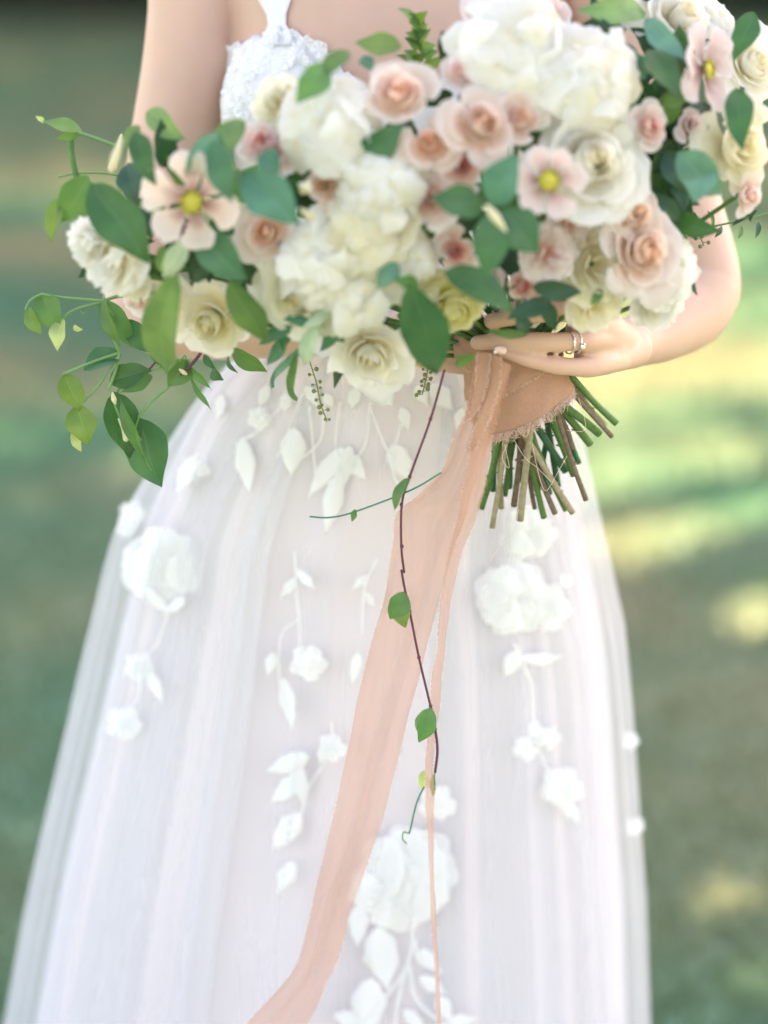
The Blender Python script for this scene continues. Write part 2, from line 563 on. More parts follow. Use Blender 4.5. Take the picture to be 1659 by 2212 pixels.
def keep_leaf(c):
    g = c - np.array(SUN)[None, :] * (c[:, 2:3] / SUN.z)
    x, y, f = to_ref(g)
    k = np.ones(len(c), bool)
    rnd = rng.random(len(c))
    for gx_, gy_, rx, ry, kp in GAPS:
        inside = (((x - gx_) / rx) ** 2 + ((y - gy_) / ry) ** 2 < 1) & (f > 0)
        k &= ~(inside & (rnd > kp))
    return k


def tree(base, height, crown_c, cr, n, label, even=False):
    root = empty('shade_tree', (base[0], base[1], 0))
    tag(root, label, 'tree', 'trees that shade the lawn')
    b = np.array([base[0], base[1], -0.1])
    cc = np.array(crown_c)
    mb = MB()
    top = cc + np.array([0, 0, cr[2] * 0.3])
    mid = (b + cc) / 2 + rng.normal(0, .15, 3); mid[:2] = b[:2] * 0.75 + cc[:2] * 0.25
    v, f, uv = tube_data([b, b + [0, 0, .4], mid, cc, top], [.30, .23, .18, .12, .04], 20, 10)
    mb.add(v, f, uv)
    for k in range(9):
        a = rng.random() * 6.28
        s = mid + (cc - mid) * rng.random() * 0.9
        e = cc + np.array([math.cos(a) * cr[0] * .75, math.sin(a) * cr[1] * .75, rng.normal(0, cr[2] * .35)])
        v, f, uv = tube_data([s, (s + e) / 2 + [0, 0, .3], e], [.09, .055, .015], 10, 6)
        mb.add(v, f, uv)
    mb.build('trunk', M['bark'], root)
    # crown of leaf clumps
    ncl = 60
    cl = rng.normal(0, 1, (ncl, 3)); cl /= np.linalg.norm(cl, axis=1)[:, None]
    cl *= (rng.random((ncl, 1)) ** 0.4) * np.array(cr) * 0.85
    pts = cl[rng.integers(0, ncl, n)] + rng.normal(0, 1, (n, 3)) * np.array(cr) * 0.19
    if even:
        q = rng.normal(0, 1, (n, 3)); q /= np.linalg.norm(q, axis=1)[:, None]
        pts = np.concatenate([pts[:n // 3], q[:2 * n // 3] * rng.random((2 * n // 3, 1)) ** .33 * np.array(cr) * .8])
    pts += cc
    pts = pts[keep_leaf(pts)]
    pts = pts[pts[:, 2] > 2.6]
    m_ = len(pts)
    a = rng.normal(0, 1, (m_, 3)); a /= np.linalg.norm(a, axis=1)[:, None]
    bb = np.cross(a, rng.normal(0, 1, (m_, 3))); bb /= np.linalg.norm(bb, axis=1)[:, None]
    s = (0.045 + 0.03 * rng.random(m_))[:, None]
    V = np.stack([pts - a * s, pts + bb * s * .5, pts + a * s, pts - bb * s * .5], 1).reshape(-1, 3)
    add('crown', V, np.arange(m_ * 4).reshape(-1, 4), M['tree_leaf'], root, smooth=False)


def over(gp, h):
    """crown centre at height h whose shade falls round the ground point gp"""
    return (gp[0] + SUN.x / SUN.z * h, gp[1] + SUN.y / SUN.z * h, h)


c0 = over((-0.35, -0.75), 6.6)
tree((4.6, 4.9), 8, c0, (2.3, 2.3, 1.5), 110000, 'broad leafy tree behind the bride at the right, its crown shading her', True)
tree((5.6, 9.0), 8, over((0.3, 2.4), 6.4), (2.3, 2.2, 1.3), 50000, 'leafy tree past the right edge of the view, nearest the lawn centre')
tree((6.4, 13.5), 8, over((1.2, 6.5), 6.6), (2.6, 2.4, 1.3), 50000, 'leafy tree on the right side of the lawn, mid distance')
tree((-4.2, 11.5), 9, over((-2.6, 6.0), 7.0), (2.8, 2.6, 1.4), 42000, 'leafy tree past the left edge of the lawn, mid distance')
tree((7.4, 18), 9, over((1.6, 11.5), 7.0), (3.0, 3.0, 1.5), 42000, 'tall leafy tree at the far right of the lawn')
tree((-5.0, 18), 9, over((-2.4, 11.5), 7.2), (3.2, 3.0, 1.5), 42000, 'tall leafy tree at the far left of the lawn')
tree((7.5, 25.5), 9, over((0.8, 16.5), 7.0), (4.0, 3.2, 1.6), 42000, 'wide leafy tree before the hedge at the right')
tree((-6.5, 25.5), 9, over((-3.5, 17.0), 7.0), (3.6, 3.2, 1.6), 42000, 'wide leafy tree before the hedge at the left')

# dark hedge across the far side of the lawn
hn = 60000
hx = (rng.random(hn) * 2 - 1) * 16
hz = rng.random(hn) ** 0.8 * 3.2
hy = 18.3 + 0.35 * np.sin(hx * 1.3) + 0.25 * np.sin(hx * 3.1 + hz * 2) + 0.22 * rng.normal(0, 1, hn) + 0.25 * hz
pts = np.stack([hx, hy, hz], 1)
a = rng.normal(0, 1, (hn, 3)); a /= np.linalg.norm(a, axis=1)[:, None]
bb = np.cross(a, rng.normal(0, 1, (hn, 3))); bb /= np.linalg.norm(bb, axis=1)[:, None]
V = np.stack([pts - a * .09, pts + bb * .045, pts + a * .09, pts - bb * .045], 1).reshape(-1, 3)
hedge = empty('hedge', (0, 17.7, 0))
tag(hedge, 'dark green hedge across the far end of the lawn', 'hedge')
add('foliage', V, np.arange(hn * 4).reshape(-1, 4), simple_mat('hedge_leaf', (0.03, 0.06, 0.035), 0.6, 0.4, 1.5, transl=0.15), hedge, smooth=False)
hv, hf = [], []
U_, V_ = np.meshgrid(np.linspace(-16, 16, 80), np.linspace(0, 1, 10), indexing='ij')
core = np.stack([U_, 19.0 + .3 * np.sin(U_ * 1.3) + 1.2 * (V_ > .6) * (V_ - .6) * 2.5, np.minimum(V_ * 5, 3.0)], -1).reshape(-1, 3)
add('twigs', core, gridfaces(80, 10), M['bark'], hedge)

# ------------------------------------------------------------------ the bride
person = empty('person', (0.01, 0.06, 0))
tag(person, 'woman in a white lace and tulle wedding dress holding the bouquet at her waist', 'person')

AX = 0.06                                           # depth of the body's axis
TORSO = [  # reference row, half width in reference units, half depth in metres, centre x
    (-330, 118, .055, 850), (-270, 125, .06, 850), (-215, 240, .07, 850), (-160, 355, .080, 850), (-70, 375, .092, 850), (50, 365, .102, 850),
    (170, 366, .105, 850), (330, 340, .10, 850), (520, 275, .092, 852), (640, 268, .092, 852), (760, 300, .10, 852), (900, 310, .092, 852), (1040, 320, .095, 850), (1180, 315, .095, 848)]
tor = catmull([(P(cx, py, AX).x, AX, P(cx, py, AX).z, hw_ * (P(1, 0, AX).x - P(0, 0, AX).x), hd) for py, hw_, hd, cx in TORSO], 60)
TV = []
for x, y, z, a_, b_ in tor:
    for j in range(48):
        t = 2 * math.pi * j / 48
        c_, s_ = math.cos(t), math.sin(t)
        TV.append((x + a_ * math.copysign(abs(c_) ** .9, c_), y + b_ * math.copysign(abs(s_) ** .9, s_), z))
TF = gridfaces(60, 48, 0, True) + [tuple(range(48)), tuple(59 * 48 + j for j in range(48))[::-1]]
body_parts = [(np.array(TV), TF)]


def ball(c, r, n=16):
    c = np.array(c); V = []
    for i in range(n + 1):
        a = math.pi * i / n
        for j in range(n):
            b = 2 * math.pi * j / n
            V.append(c + np.array([math.sin(a) * math.cos(b) * r[0], math.sin(a) * math.sin(b) * r[1], math.cos(a) * r[2]]))
    return np.array(V), gridfaces(n + 1, n, 0, True)


for bx_ in (625, 1075):
    body_parts.append(ball(P(bx_, 225, AX - 0.062), (.062, .055, .072)))
TORSO_BVH = BVHTree.FromPolygons([Vector(v) for vv, _ in body_parts for v in vv], [tuple(int(i) + off for i in f) for (vv, ff), off in zip(body_parts, np.cumsum([0] + [len(x[0]) for x in body_parts])[:-1]) for f in ff])


def chain(pts, n=20, seg=44, flat=None):
    """pts: (px, py, depth, radius in reference units)"""
    ps = [P(a, b, y) for a, b, y, r in pts]
    rs = [r * (P(1, 0, y).x - P(0, 0, y).x) for a, b, y, r in pts]
    v, f, _ = tube_data(ps, rs, n, seg, True, flat)
    body_parts.append((v, f))


# her right arm (left in the picture): shoulder, elbow, forearm to the back of the bouquet
chain([(460, -190, .055, 92), (424, -60, .05, 99), (418, 40, .045, 100), (402, 160, .04, 98), (375, 300, .035, 94), (345, 450, .02, 86), (308, 600, .0, 79), (300, 660, -.015, 78)], 40)
chain([(300, 655, -.015, 78), (345, 690, -.03, 78), (440, 705, -.055, 74), (560, 715, -.08, 62), (700, 722, -.105, 47), (790, 728, -.12, 46)], 30)
chain([(780, 730, -.12, 46), (850, 735, -.135, 58), (930, 740, -.145, 55)], 12, flat=((0, 1, 0), .55))
for k, dy in enumerate((-55, -20, 15, 48)):
    chain([(910, 740 + dy * .8, -.145, 18), (990, 745 + dy, -.15, 17), (1050, 748 + dy, -.152, 15), (1090, 750 + dy, -.158, 13)], 12, 12)
chain([(850, 700, -.13, 22), (910, 660, -.17, 20), (970, 650, -.20, 17)], 12, 12)
# her left arm (right in the picture)
chain([(1250, -190, .055, 92), (1300, -60, .05, 98), (1360, 100, .045, 97), (1425, 300, .03, 93), (1480, 470, .01, 88), (1512, 580, -.005, 86), (1516, 635, -.015, 86)], 40)
chain([(1516, 628, -.015, 86), (1488, 672, -.035, 86), (1430, 712, -.075, 72), (1380, 735, -.11, 58), (1335, 745, -.15, 50), (1300, 748, -.19, 50)], 34)
# back of the left hand
hand_flat = ((0.35, -0.94, 0), .78)
chain([(1340, 742, -.155, 48), (1300, 722, -.198, 52), (1262, 712, -.222, 48)], 12, flat=hand_flat)
chain([(1340, 750, -.155, 46), (1305, 762, -.195, 44), (1272, 770, -.22, 38)], 12, flat=hand_flat)
chain([(1300, 779, -.205, 31), (1330, 768, -.175, 36), (1365, 752, -.14, 46)], 10)
# fingers: index, middle, ring, little
chain([(1275, 655, -.215, 25), (1220, 645, -.240, 22), (1140, 660, -.245, 20), (1075, 680, -.235, 17)], 16, 14)
chain([(1285, 684, -.222, 26), (1230, 674, -.246, 23), (1140, 680, -.256, 21), (1060, 694, -.246, 18)], 16, 14)
chain([(1325, 732, -.190, 30), (1295, 733, -.216, 28), (1268, 735, -.233, 26), (1240, 737, -.243, 22.5), (1205, 739, -.250, 22), (1165, 739, -.257, 23), (1130, 737, -.259, 20.5), (1095, 737, -.256, 20), (1060, 738, -.250, 19), (1030, 740, -.243, 17)], 24, 16)
chain([(1345, 768, -.160, 34), (1315, 778, -.198, 31), (1288, 787, -.221, 28), (1262, 793, -.234, 24), (1232, 792, -.244, 20.5), (1205, 790, -.250, 21), (1180, 786, -.255, 18.5), (1155, 781, -.259, 17), (1132, 774, -.2615, 17), (1112, 768, -.262, 14.5), (1090, 761, -.261, 13), (1078, 758.5, -.260, 11.5)], 28, 16)
chain([(1320, 700, -.185, 30), (1260, 640, -.17, 27), (1200, 610, -.165, 23), (1150, 600, -.165, 20)], 16, 14)
# head and neck, above the frame
hz0 = P(850, -330, AX).z
body_parts.append(tube_data([(.012, .065, hz0 - .05), (.012, .05, hz0 + .09)], [.055, .052], 8, 20)[:2])
body_parts.append(ball((.012, .045, hz0 + .195), (.074, .093, .098), 24))
body_parts.append(ball((.012, -.005, hz0 + .135), (.054, .052, .062), 20))
body_parts.append(tube_data([(.012, -.050, hz0 + .19), (.012, -.064, hz0 + .165), (.012, -.055, hz0 + .152)], [.007, .011, .009], 6, 12)[:2])
for s in (-1, 1):
    body_parts.append(ball((.012 + s * .076, .045, hz0 + .17), (.008, .018, .03), 12))
    # legs and feet under the skirt
    zt = P(850, 1150, AX).z
    body_parts.append(tube_data([(.01 + s * .085, .06, zt + .05), (.01 + s * .088, .055, zt - .12), (.01 + s * .08, .05, .48), (.01 + s * .08, .06, .34), (.01 + s * .075, .07, .07)], [.078, .07, .052, .052, .034], 30, 20)[:2])
    body_parts.append(tube_data([(.01 + s * .075, .085, .04), (.01 + s * .08, .0, .04), (.01 + s * .085, -.09, .028)], [.036, .036, .026], 12, 16)[:2])

mb = MB()
for v, f in body_parts:
    mb.add(v, f)
raw = mb.build('body', M['skin'], person, origin=(0.01, 0.06, 0))
bpy.context.view_layer.update()
md = raw.modifiers.new('remesh', 'REMESH'); md.mode = 'VOXEL'; md.voxel_size = 0.0021; md.use_smooth_shade = True
sm = raw.modifiers.new('smooth', 'SMOOTH'); sm.factor = 0.5; sm.iterations = 3
dg = bpy.context.evaluated_depsgraph_get()
me2 = bpy.data.meshes.new_from_object(raw.evaluated_get(dg))
raw.modifiers.clear()
raw.data = me2
me2.name = 'body'
if not me2.materials: me2.materials.append(M['skin'])
body = raw
print('body faces', len(me2.polygons))
# nail of the little finger
def nail(a, b, y, wid):
    A, B = P(a[0], a[1], y), P(b[0], b[1], y)
    ax = (B - A); Ln = ax.length; ax.normalize()
    n_ = Vector((-0.1, -1, 0.25)).normalized(); n_ = (n_ - ax * n_.dot(ax)).normalized()
    s_ = ax.cross(n_)
    U, V_ = np.meshgrid(np.linspace(0, 1, 9), np.linspace(-1, 1, 7), indexing='ij')
    pts = []
    for u, v in zip(U.ravel(), V_.ravel()):
        ww = wid * (1 - 0.55 * u ** 5) * (0.75 + 0.25 * min(1, u * 4))
        pts.append(A + ax * Ln * (u - .12 * u * v * v) + s_ * v * ww + n_ * (-.0028 * v * v + .0006))
    o = add('fingernail', pts, gridfaces(9, 7), M['nail'], person)
    md_ = o.modifiers.new('thickness', 'SOLIDIFY'); md_.thickness = .0007
nail((1094, 759), (1068, 752), -.2675, 10 * PX)
# hair, pinned up
hb = MB()
hb.add(*ball((.012, .062, hz0 + .215), (.083, .092, .097), 24)); hb.add(*ball((.012, .16, hz0 + .19), (.055, .045, .05), 18))
hb.build('hair', M['hair'], person)

# ------------------------------------------------------------------ dress
BX = .012
def torso_hit(theta, z):
    d = Vector((math.sin(theta), -math.cos(theta), 0))
    c = Vector((BX, AX, z))
    hit = TORSO_BVH.ray_cast(c + d * .4, -d)
    return (hit[0] - c).length if hit[0] is not None else .1


dress_origin = (0.01, 0.06, 0)
zpx = lambda py, y=AX: P(850, py, y).z
top_pts = [(0, 262), (.22, 215), (.42, 150), (.62, 96), (.80, 72), (1.0, 78), (1.15, 98), (1.35, 112), (1.7, 130), (3.2, 200)]
nth, nz = 160, 44
V_, UV_ = [], []
for j in range(nth):
    th_ = -math.pi + 2 * math.pi * j / nth
    pt = np.interp(abs(th_), [a for a, _ in top_pts], [b for _, b in top_pts])
    zt = P(850, pt, -.04).z + .0025 * math.sin(th_ * 46) + .0018 * math.sin(th_ * 91 + 1) + .001 * rng.normal()
    zb = zpx(800)
    for i in range(nz):
        s = i / (nz - 1)
        z = zt + (zb - zt) * s
        r_ = torso_hit(th_, z)
        r_ += .0045 + .0012 * math.sin(th_ * 23 + z * 120) * math.sin(z * 210 + th_ * 9) + (.003 if i == 0 else 0)
        V_.append((BX + math.sin(th_) * r_, AX - math.cos(th_) * r_, z)); UV_.append((j / nth, s))
F_ = []
for j in range(nth):
    j2 = (j + 1) % nth
    for i in range(nz - 1):
        F_.append((j * nz + i, j * nz + i + 1, j2 * nz + i + 1, j2 * nz + i))
bodice = add('bodice', V_, F_, M['lace_bodice'], person, UV_)
md_ = bodice.modifiers.new('thickness', 'SOLIDIFY'); md_.thickness = .0015
BOD_BVH = BVHTree.FromPolygons([Vector(v) for v in V_], F_)
BODY_BVH = BVHTree.FromPolygons([Vector(v.co) + Vector(dress_origin) for v in me2.vertices], [tuple(p.vertices) for p in me2.polygons])


def cast(bvhs, px, py, off):
    d = ray(px, py).normalized()
    best = None
    for b in bvhs:
        h = b.ray_cast(CAM_LOC, d)
        if h[0] is not None and (best is None or h[3] < best[1]):
            best = (h[0], h[3], h[1])
    if best is None: return None
    n_ = best[2] if best[2].dot(d) < 0 else -best[2]
    return best[0] - d * off


# shoulder straps, gathered where they meet the bodice
for mir in (False, True):
    rows = [(96, 600, 34), (72, 600, 29), (52, 598, 20), (30, 596, 22), (0, 592, 36), (-60, 588, 38), (-120, 586, 28), (-170, 588, 28)]
    V_ = []
    for py, cx, hw_ in rows:
        for k in range(7):
            x = cx + hw_ * (k / 3 - 1)
            if mir: x = 1702 - x
            q = cast([TORSO_BVH, BOD_BVH], x, py, .004 + .0012 * ((k % 2)))
            V_.append(q if q is not None else P(x, py, -.02))
    n0 = len(rows)
    for q in range(6):                                     # over the shoulder and down the back
        yb = .03 + q * .027
        for k in range(7):
            x = 588 + 28 * (k / 3 - 1)
            if mir: x = 1702 - x
            V_.append(P(x, -215 if q < 3 else -190, yb) if q < 4 else P(x, -190 + (q - 3) * 90, .155))
    s_ = add('strap', V_, gridfaces(n0 + 6, 7), M['lace_bodice'], person)
    md_ = s_.modifiers.new('thickness', 'SOLIDIFY'); md_.thickness = .0012
# small lace flowers sewn along the top of the bodice
def ruffle_disc(mb_, c, n_, r, lobes, seed, lift=.004, rings=5, seg=30):
    rr = np.random.default_rng(seed)
    n_ = Vector(n_).normalized(); a = n_.orthogonal().normalized(); b = n_.cross(a)
    ph = rr.random() * 6.28
    V = [Vector(c) + n_ * .0008]
    for i in range(1, rings + 1):
        u = i / rings
        for j in range(seg):
            t = 2 * math.pi * j / seg
            lob = 1 - .16 * abs(math.sin(lobes * t / 2 + ph)) ** 3 + .03 * math.sin(13 * t + ph)
            rad_ = r * u * (lob if u > .5 else 1 - (1 - lob) * u)
            V.append(Vector(c) + (a * math.cos(t) + b * math.sin(t)) * rad_ + n_ * (lift * u * (.35 + .5 * math.sin(lobes * t + ph * 2)) + .0008))
    F = [(0, 1 + j, 1 + (j + 1) % seg) for j in range(seg)]
    for i in range(rings - 1):
        for j in range(seg):
            F.append((1 + i * seg + j, 1 + (i + 1) * seg + j, 1 + (i + 1) * seg + (j + 1) % seg, 1 + i * seg + (j + 1) % seg))
    mb_.add(V, F)


for k, (x, y, r) in enumerate([(520, 122, 16), (548, 100, 15), (580, 84, 14), (625, 80, 15), (660, 92, 16), (690, 106, 16), (712, 126, 14), (560, 140, 17), (620, 130, 18),
                               (668, 150, 16), (530, 180, 18), (590, 185, 20), (510, 225, 17), (560, 235, 18), (640, 190, 18), (500, 250, 14), (700, 160, 15), (590, 72, 14), (608, 74, 14), (598, 88, 15), (575, 100, 15), (640, 112, 16), (540, 160, 15), (505, 160, 14), (495, 200, 15), (550, 205, 15), (585, 60, 11), (615, 58, 11), (600, 78, 14), (572, 118, 14), (528, 140, 14), (650, 130, 15), (605, 150, 15), (575, 215, 16), (525, 240, 16)]):
    q = cast([BOD_BVH], x, y, .0015)
    if q is None: continue
    m_ = MB(); ruffle_disc(m_, q, (0.25 * rng.normal(), -1, .15 + .25 * rng.normal()), r * 1.3 * PX, 5, k, .0045)
    m_.build('lace_flower', M['lace'], bodice)

# skirt: outline of the tulle, reference row -> left and right edge
SK = [(720, 560, 1140), (790, 490, 1205), (840, 445, 1228), (900, 402, 1248), (980, 352, 1262), (1080, 290, 1284), (1160, 250, 1300), (1320, 208, 1336), (1400, 188, 1350),
      (1560, 150, 1366), (1800, 92, 1384), (2000, 47, 1400), (2212, 6, 1408), (2600, -70, 1430), (3000, -150, 1450), (3035, -158, 1452)]


def build_skirt(name, dl, dr, dd, mat, seed, amp=1.0, th0=-math.pi, th1=math.pi, nth=420, pyl=None, folds=((13, 1), (23, .7), (41, .25))):
    rr = np.random.default_rng(seed)
    full = abs((th1 - th0) - 2 * math.pi) < 1e-3
    rows = catmull(SK, 64)
    ph = rr.random(6) * 6.28
    V, UV, ts = [], [], np.linspace(th0, th1, nth + 1)[:nth] if full else np.linspace(th0, th1, nth)
    for i, (py, xl, xr) in enumerate(rows):
        z = max(P(850, py, AX).z, 0.012)
        k = min(1.0, max(0.0, (py - 720) / 500.0))
        xl_ = P(xl + dl * k, py, AX).x; xr_ = P(xr - dr * k, py, AX).x
        cx, a_ = (xl_ + xr_) / 2, (xr_ - xl_) / 2
        b_ = (.125 + .135 * min(1, (py - 720) / 1700.0)) - dd * k
        yc = AX + .03 * k + .10 * max(0, (py - 1200) / 1800)
        for j, t in enumerate(ts):
            tt = t + .05 * math.sin(2 * t + i * .03)
            w_ = sum(am * (1 - abs(math.sin((fr * tt + ph[q] + .5 * math.sin(i * .05 + q)) / 2)) ** .8 * 1.0 - .36) for q, (fr, am) in enumerate(folds))
            d = amp * (.0014 + .0105 * k) * w_
            V.append((cx + math.sin(t) * (a_ + d * .6), yc - math.cos(t) * (b_ + d), z)); UV.append((j / nth, i / 63))
    F = []
    for i in range(63):
        for j in range(nth if full else nth - 1):
            j2 = (j + 1) % nth
            F.append((i * nth + j, (i + 1) * nth + j, (i + 1) * nth + j2, i * nth + j2))
    return add(name, V, F, mat, person, UV), V, F


lining, LV, LF = build_skirt('skirt_lining', 78, 60, .022, M['lining'], 3, 1.0, nth=300, folds=((11, 1), (19, .5)))
panel1, _, _ = build_skirt('tulle_panel', 66, 48, .012, M['tulle_dense'], 5, 1.5, th0=-2.2, th1=-.42, nth=200)
panel2, _, _ = build_skirt('tulle_panel', 66, 48, .012, M['tulle_dense'], 6, 1.5, th0=.30, th1=2.2, nth=200)
skirt, SV, SF = build_skirt('tulle_skirt', 0, 0, 0, M['tulle'], 4, 1.0)
SK_BVH = BVHTree.FromPolygons([Vector(v) for v in SV], SF)
tag(skirt, 'sheer outer tulle layer with raised lace flowers'); tag(lining, 'pale blush lining under the tulle')

# raised lace on the tulle
def on_skirt(px, py, off=.002):
    q = cast([SK_BVH], px, py, off)
    return q if q is not None else P(px, py, AX)


def lace_leaf(x0, y0, x1, y1, w_, off=.0012, bend=0.0):
    m_ = MB()
    L_ = math.hypot(x1 - x0, y1 - y0); ax, ay = (x1 - x0) / L_, (y1 - y0) / L_; nx, ny = -ay, ax
    V, nu, nv = [], 11, 5
    base = on_skirt((x0 + x1) / 2, (y0 + y1) / 2, off)
    for i in range(nu):
        u = i / (nu - 1)
        h = w_ / 2 * math.sin(math.pi * u ** .8) ** (.75 + .6 * u) * (1 + .08 * math.sin(u * 16 + x0))
        for j in range(nv):
            v = j / (nv - 1) * 2 - 1
            x = x0 + ax * L_ * u + nx * (v * h + bend * 4 * u * (1 - u)); y = y0 + ay * L_ * u + ny * (v * h + bend * 4 * u * (1 - u))
            q = on_skirt(x, y, off + .0005 * (1 - abs(v)) + .0004 * math.sin(u * 9 + v * 3))
            V.append(q)
    o = add('lace_leaf', V, gridfaces(nu, nv), M['lace'], skirt)
    md_ = o.modifiers.new('thickness', 'SOLIDIFY'); md_.thickness = .0005


def lace_vine(pts, w_=6):
    c = catmull(pts, 5 * len(pts))
    ps = [on_skirt(a, b, .0025) for a, b in c]
    v, f, uv = tube_data(ps, [w_ / 2 * PX] * len(ps), len(ps), 5, flat=((0, 1, 0), .35))
    add('lace_vine', v, f, M['lace'], skirt, uv)


UNDER = 0.0


def lace_flower(x, y, r, seed, layers=5, big=True):
    m_ = MB()
    rr = np.random.default_rng(seed)
    c0_ = on_skirt(x, y, .003)
    for l in range(layers):
        k = l / max(1, layers - 1)
        n_pet = 7 if big else 5
        for p in range(n_pet):
            t = 2 * math.pi * (p + .5 * (l % 2) + .3 * rr.random()) / n_pet
            rad_ = r * 1.08 * (1 - .72 * k) * (.52)
            cx_, cy_ = x + rad_ * math.cos(t), y + rad_ * math.sin(t) * .95
            q = on_skirt(cx_, cy_, .0015 + .0009 * l - UNDER)
            nrm = Vector((.15 * math.cos(t) * (1 - k), -1, .1 - .15 * math.sin(t) * (1 - k)))
            ruffle_disc(m_, q, nrm, r * PX * (.52 - .3 * k) * (.85 + .3 * rr.random()), 4, int(rr.integers(9999)), .0016, 4, 22)
    return m_.build('lace_flower', M['lace'], skirt)


# waist
for a in [(636, 922, 629, 1030, 56), (522, 944, 540, 1068, 44), (846, 958, 884, 1042, 52), (869, 878, 882, 932, 26), (742, 965, 664, 1078, 42), (735, 1010, 703, 1158, 44),
          (742, 975, 792, 1038, 40), (755, 960, 745, 1050, 34), (620, 850, 614, 892, 26), (930, 828, 978, 888, 46), (700, 850, 722, 880, 24), (898, 832, 925, 880, 30), (815, 835, 850, 880, 40),
          (580, 830, 560, 880, 24), (660, 830, 690, 880, 26), (770, 835, 760, 885, 30), (1000, 880, 985, 930, 24), (480, 850, 470, 905, 24)]:
    lace_leaf(*a)
for v_ in [[(800, 870), (788, 960), (748, 1010)], [(700, 870), (692, 950), (640, 1000)], [(655, 850), (600, 985)], [(872, 900), (846, 1000), (868, 1065)], [(668, 880), (676, 960), (682, 1035)],
           [(800, 880), (830, 960), (845, 985)], [(615, 870), (560, 930), (525, 950)], [(735, 870), (725, 960), (740, 1000)]]:
    lace_vine(v_, 5)
lace_flower(560, 905, 26, 91, 3, False)
# middle sprays
lace_vine([(637, 1195), (640, 1270), (646, 1338), (648, 1402)], 6); lace_vine([(644, 1338), (608, 1373), (603, 1465), (611, 1500), (631, 1573)], 5)
lace_leaf(640, 1228, 682, 1276, 22); lace_leaf(641, 1248, 604, 1294, 22); lace_leaf(592, 1408, 578, 1460, 28); lace_leaf(611, 1462, 634, 1580, 34)
lace_flower(665, 1434, 42, 11, 3, False)
lace_vine([(812, 1210), (787, 1270), (782, 1368)], 5); lace_leaf(797, 1243, 760, 1272, 18); lace_leaf(790, 1280, 808, 1312, 18); lace_leaf(776, 1405, 760, 1482, 26)
for a in [(670, 1632, 572, 1668, 44), (728, 1590, 688, 1650, 38), (655, 1676, 584, 1735, 46), (650, 1755, 588, 1838, 52), (640, 1650, 655, 1740, 40), (635, 1860, 600, 1930, 40)]:
    lace_leaf(*a)
lace_flower(716, 1616, 32, 12, 3, False); lace_vine([(716, 1560), (715, 1620), (668, 1700), (650, 1760)], 5)
# left side, faint among the folds: sewn to the layer beneath
UNDER = .009
lace_flower(352, 1225, 88, 13, 5); lace_leaf(305, 1262, 372, 1332, 26); lace_leaf(400, 1290, 352, 1330, 24); lace_flower(302, 1440, 34, 14, 3, False); lace_flower(268, 1562, 38, 15, 3, False)
lace_vine([(365, 1320), (340, 1390), (305, 1430), (300, 1500), (275, 1545)], 5); lace_leaf(322, 1450, 350, 1520, 28); lace_flower(286, 1110, 30, 16, 3, False); lace_flower(272, 1140, 22, 36, 3, False)
lace_leaf(420, 985, 380, 1070, 36); lace_flower(420, 1010, 34, 37, 3, False)
UNDER = 0.0
# right side
lace_flower(1108, 1292, 86, 17, 6); lace_flower(1180, 1312, 52, 18, 4, False); lace_flower(1136, 1152, 62, 19, 5); lace_flower(1222, 1254, 15, 20, 2, False)
lace_leaf(1124, 1420, 1220, 1414, 28, bend=8); lace_leaf(1121, 1405, 1088, 1464, 40); lace_vine([(1112, 1392), (1127, 1432), (1147, 1480), (1152, 1560)], 7)
lace_flower(1134, 1618, 28, 21, 3, False); lace_flower(1186, 1592, 28, 22, 3, False); lace_flower(1155, 1575, 18, 38, 2, False); lace_vine([(1158, 1600), (1166, 1628), (1182, 1665)], 6)
lace_flower(1212, 1702, 50, 23, 4, False); lace_leaf(1232, 1735, 1250, 1782, 18); lace_leaf(1218, 1740, 1232, 1775, 14)
lace_flower(1362, 1600, 20, 24, 3, False); lace_flower(1372, 1785, 22, 25, 3, False)
# lower middle
lace_flower(880, 1885, 112, 26, 7); lace_flower(850, 1950, 70, 27, 5); lace_flower(945, 1735, 40, 28, 3, False); lace_flower(800, 1925, 52, 39, 4, False)
for a in [(775, 1950, 772, 2048, 44), (815, 2000, 838, 2145, 74), (800, 2110, 790, 2250, 74), (790, 2215, 715, 2190, 40), (905, 2050, 950, 2095, 30), (905, 2110, 965, 2148, 34), (945, 2150, 975, 2212, 34),
          (960, 2215, 1030, 2200, 34), (870, 2180, 920, 2230, 30), (800, 2040, 832, 2100, 60)]:
    lace_leaf(*a)
for v_ in [[(893, 1980), (880, 2080), (820, 2170), (770, 2225)], [(880, 2080), (862, 2150), (850, 2230)], [(895, 2030), (905, 2075), (950, 2100)], [(882, 2080), (900, 2160), (960, 2215)]]:
    lace_vine(v_, 9)
# ------------------------------------------------------------------ the bouquet
bouquet = empty('bouquet', P(1110, 800, -.195))
tag(bouquet, 'large wedding bouquet of white and peach flowers with trailing green vines', 'bouquet')


def head_depth(px, py):
    k = 1 - ((px - 860) / 860.0) ** 2 - ((py - 390) / 470.0) ** 2
    return -.238 - .155 * math.sqrt(max(0.0, k))


def frame(nrm, spin):
    n_ = Vector(nrm).normalized()
    a = n_.orthogonal().normalized()
    a = (Matrix.Rotation(spin, 3, n_) @ a)
    b = n_.cross(a)
    return np.array([a, b, n_]).T


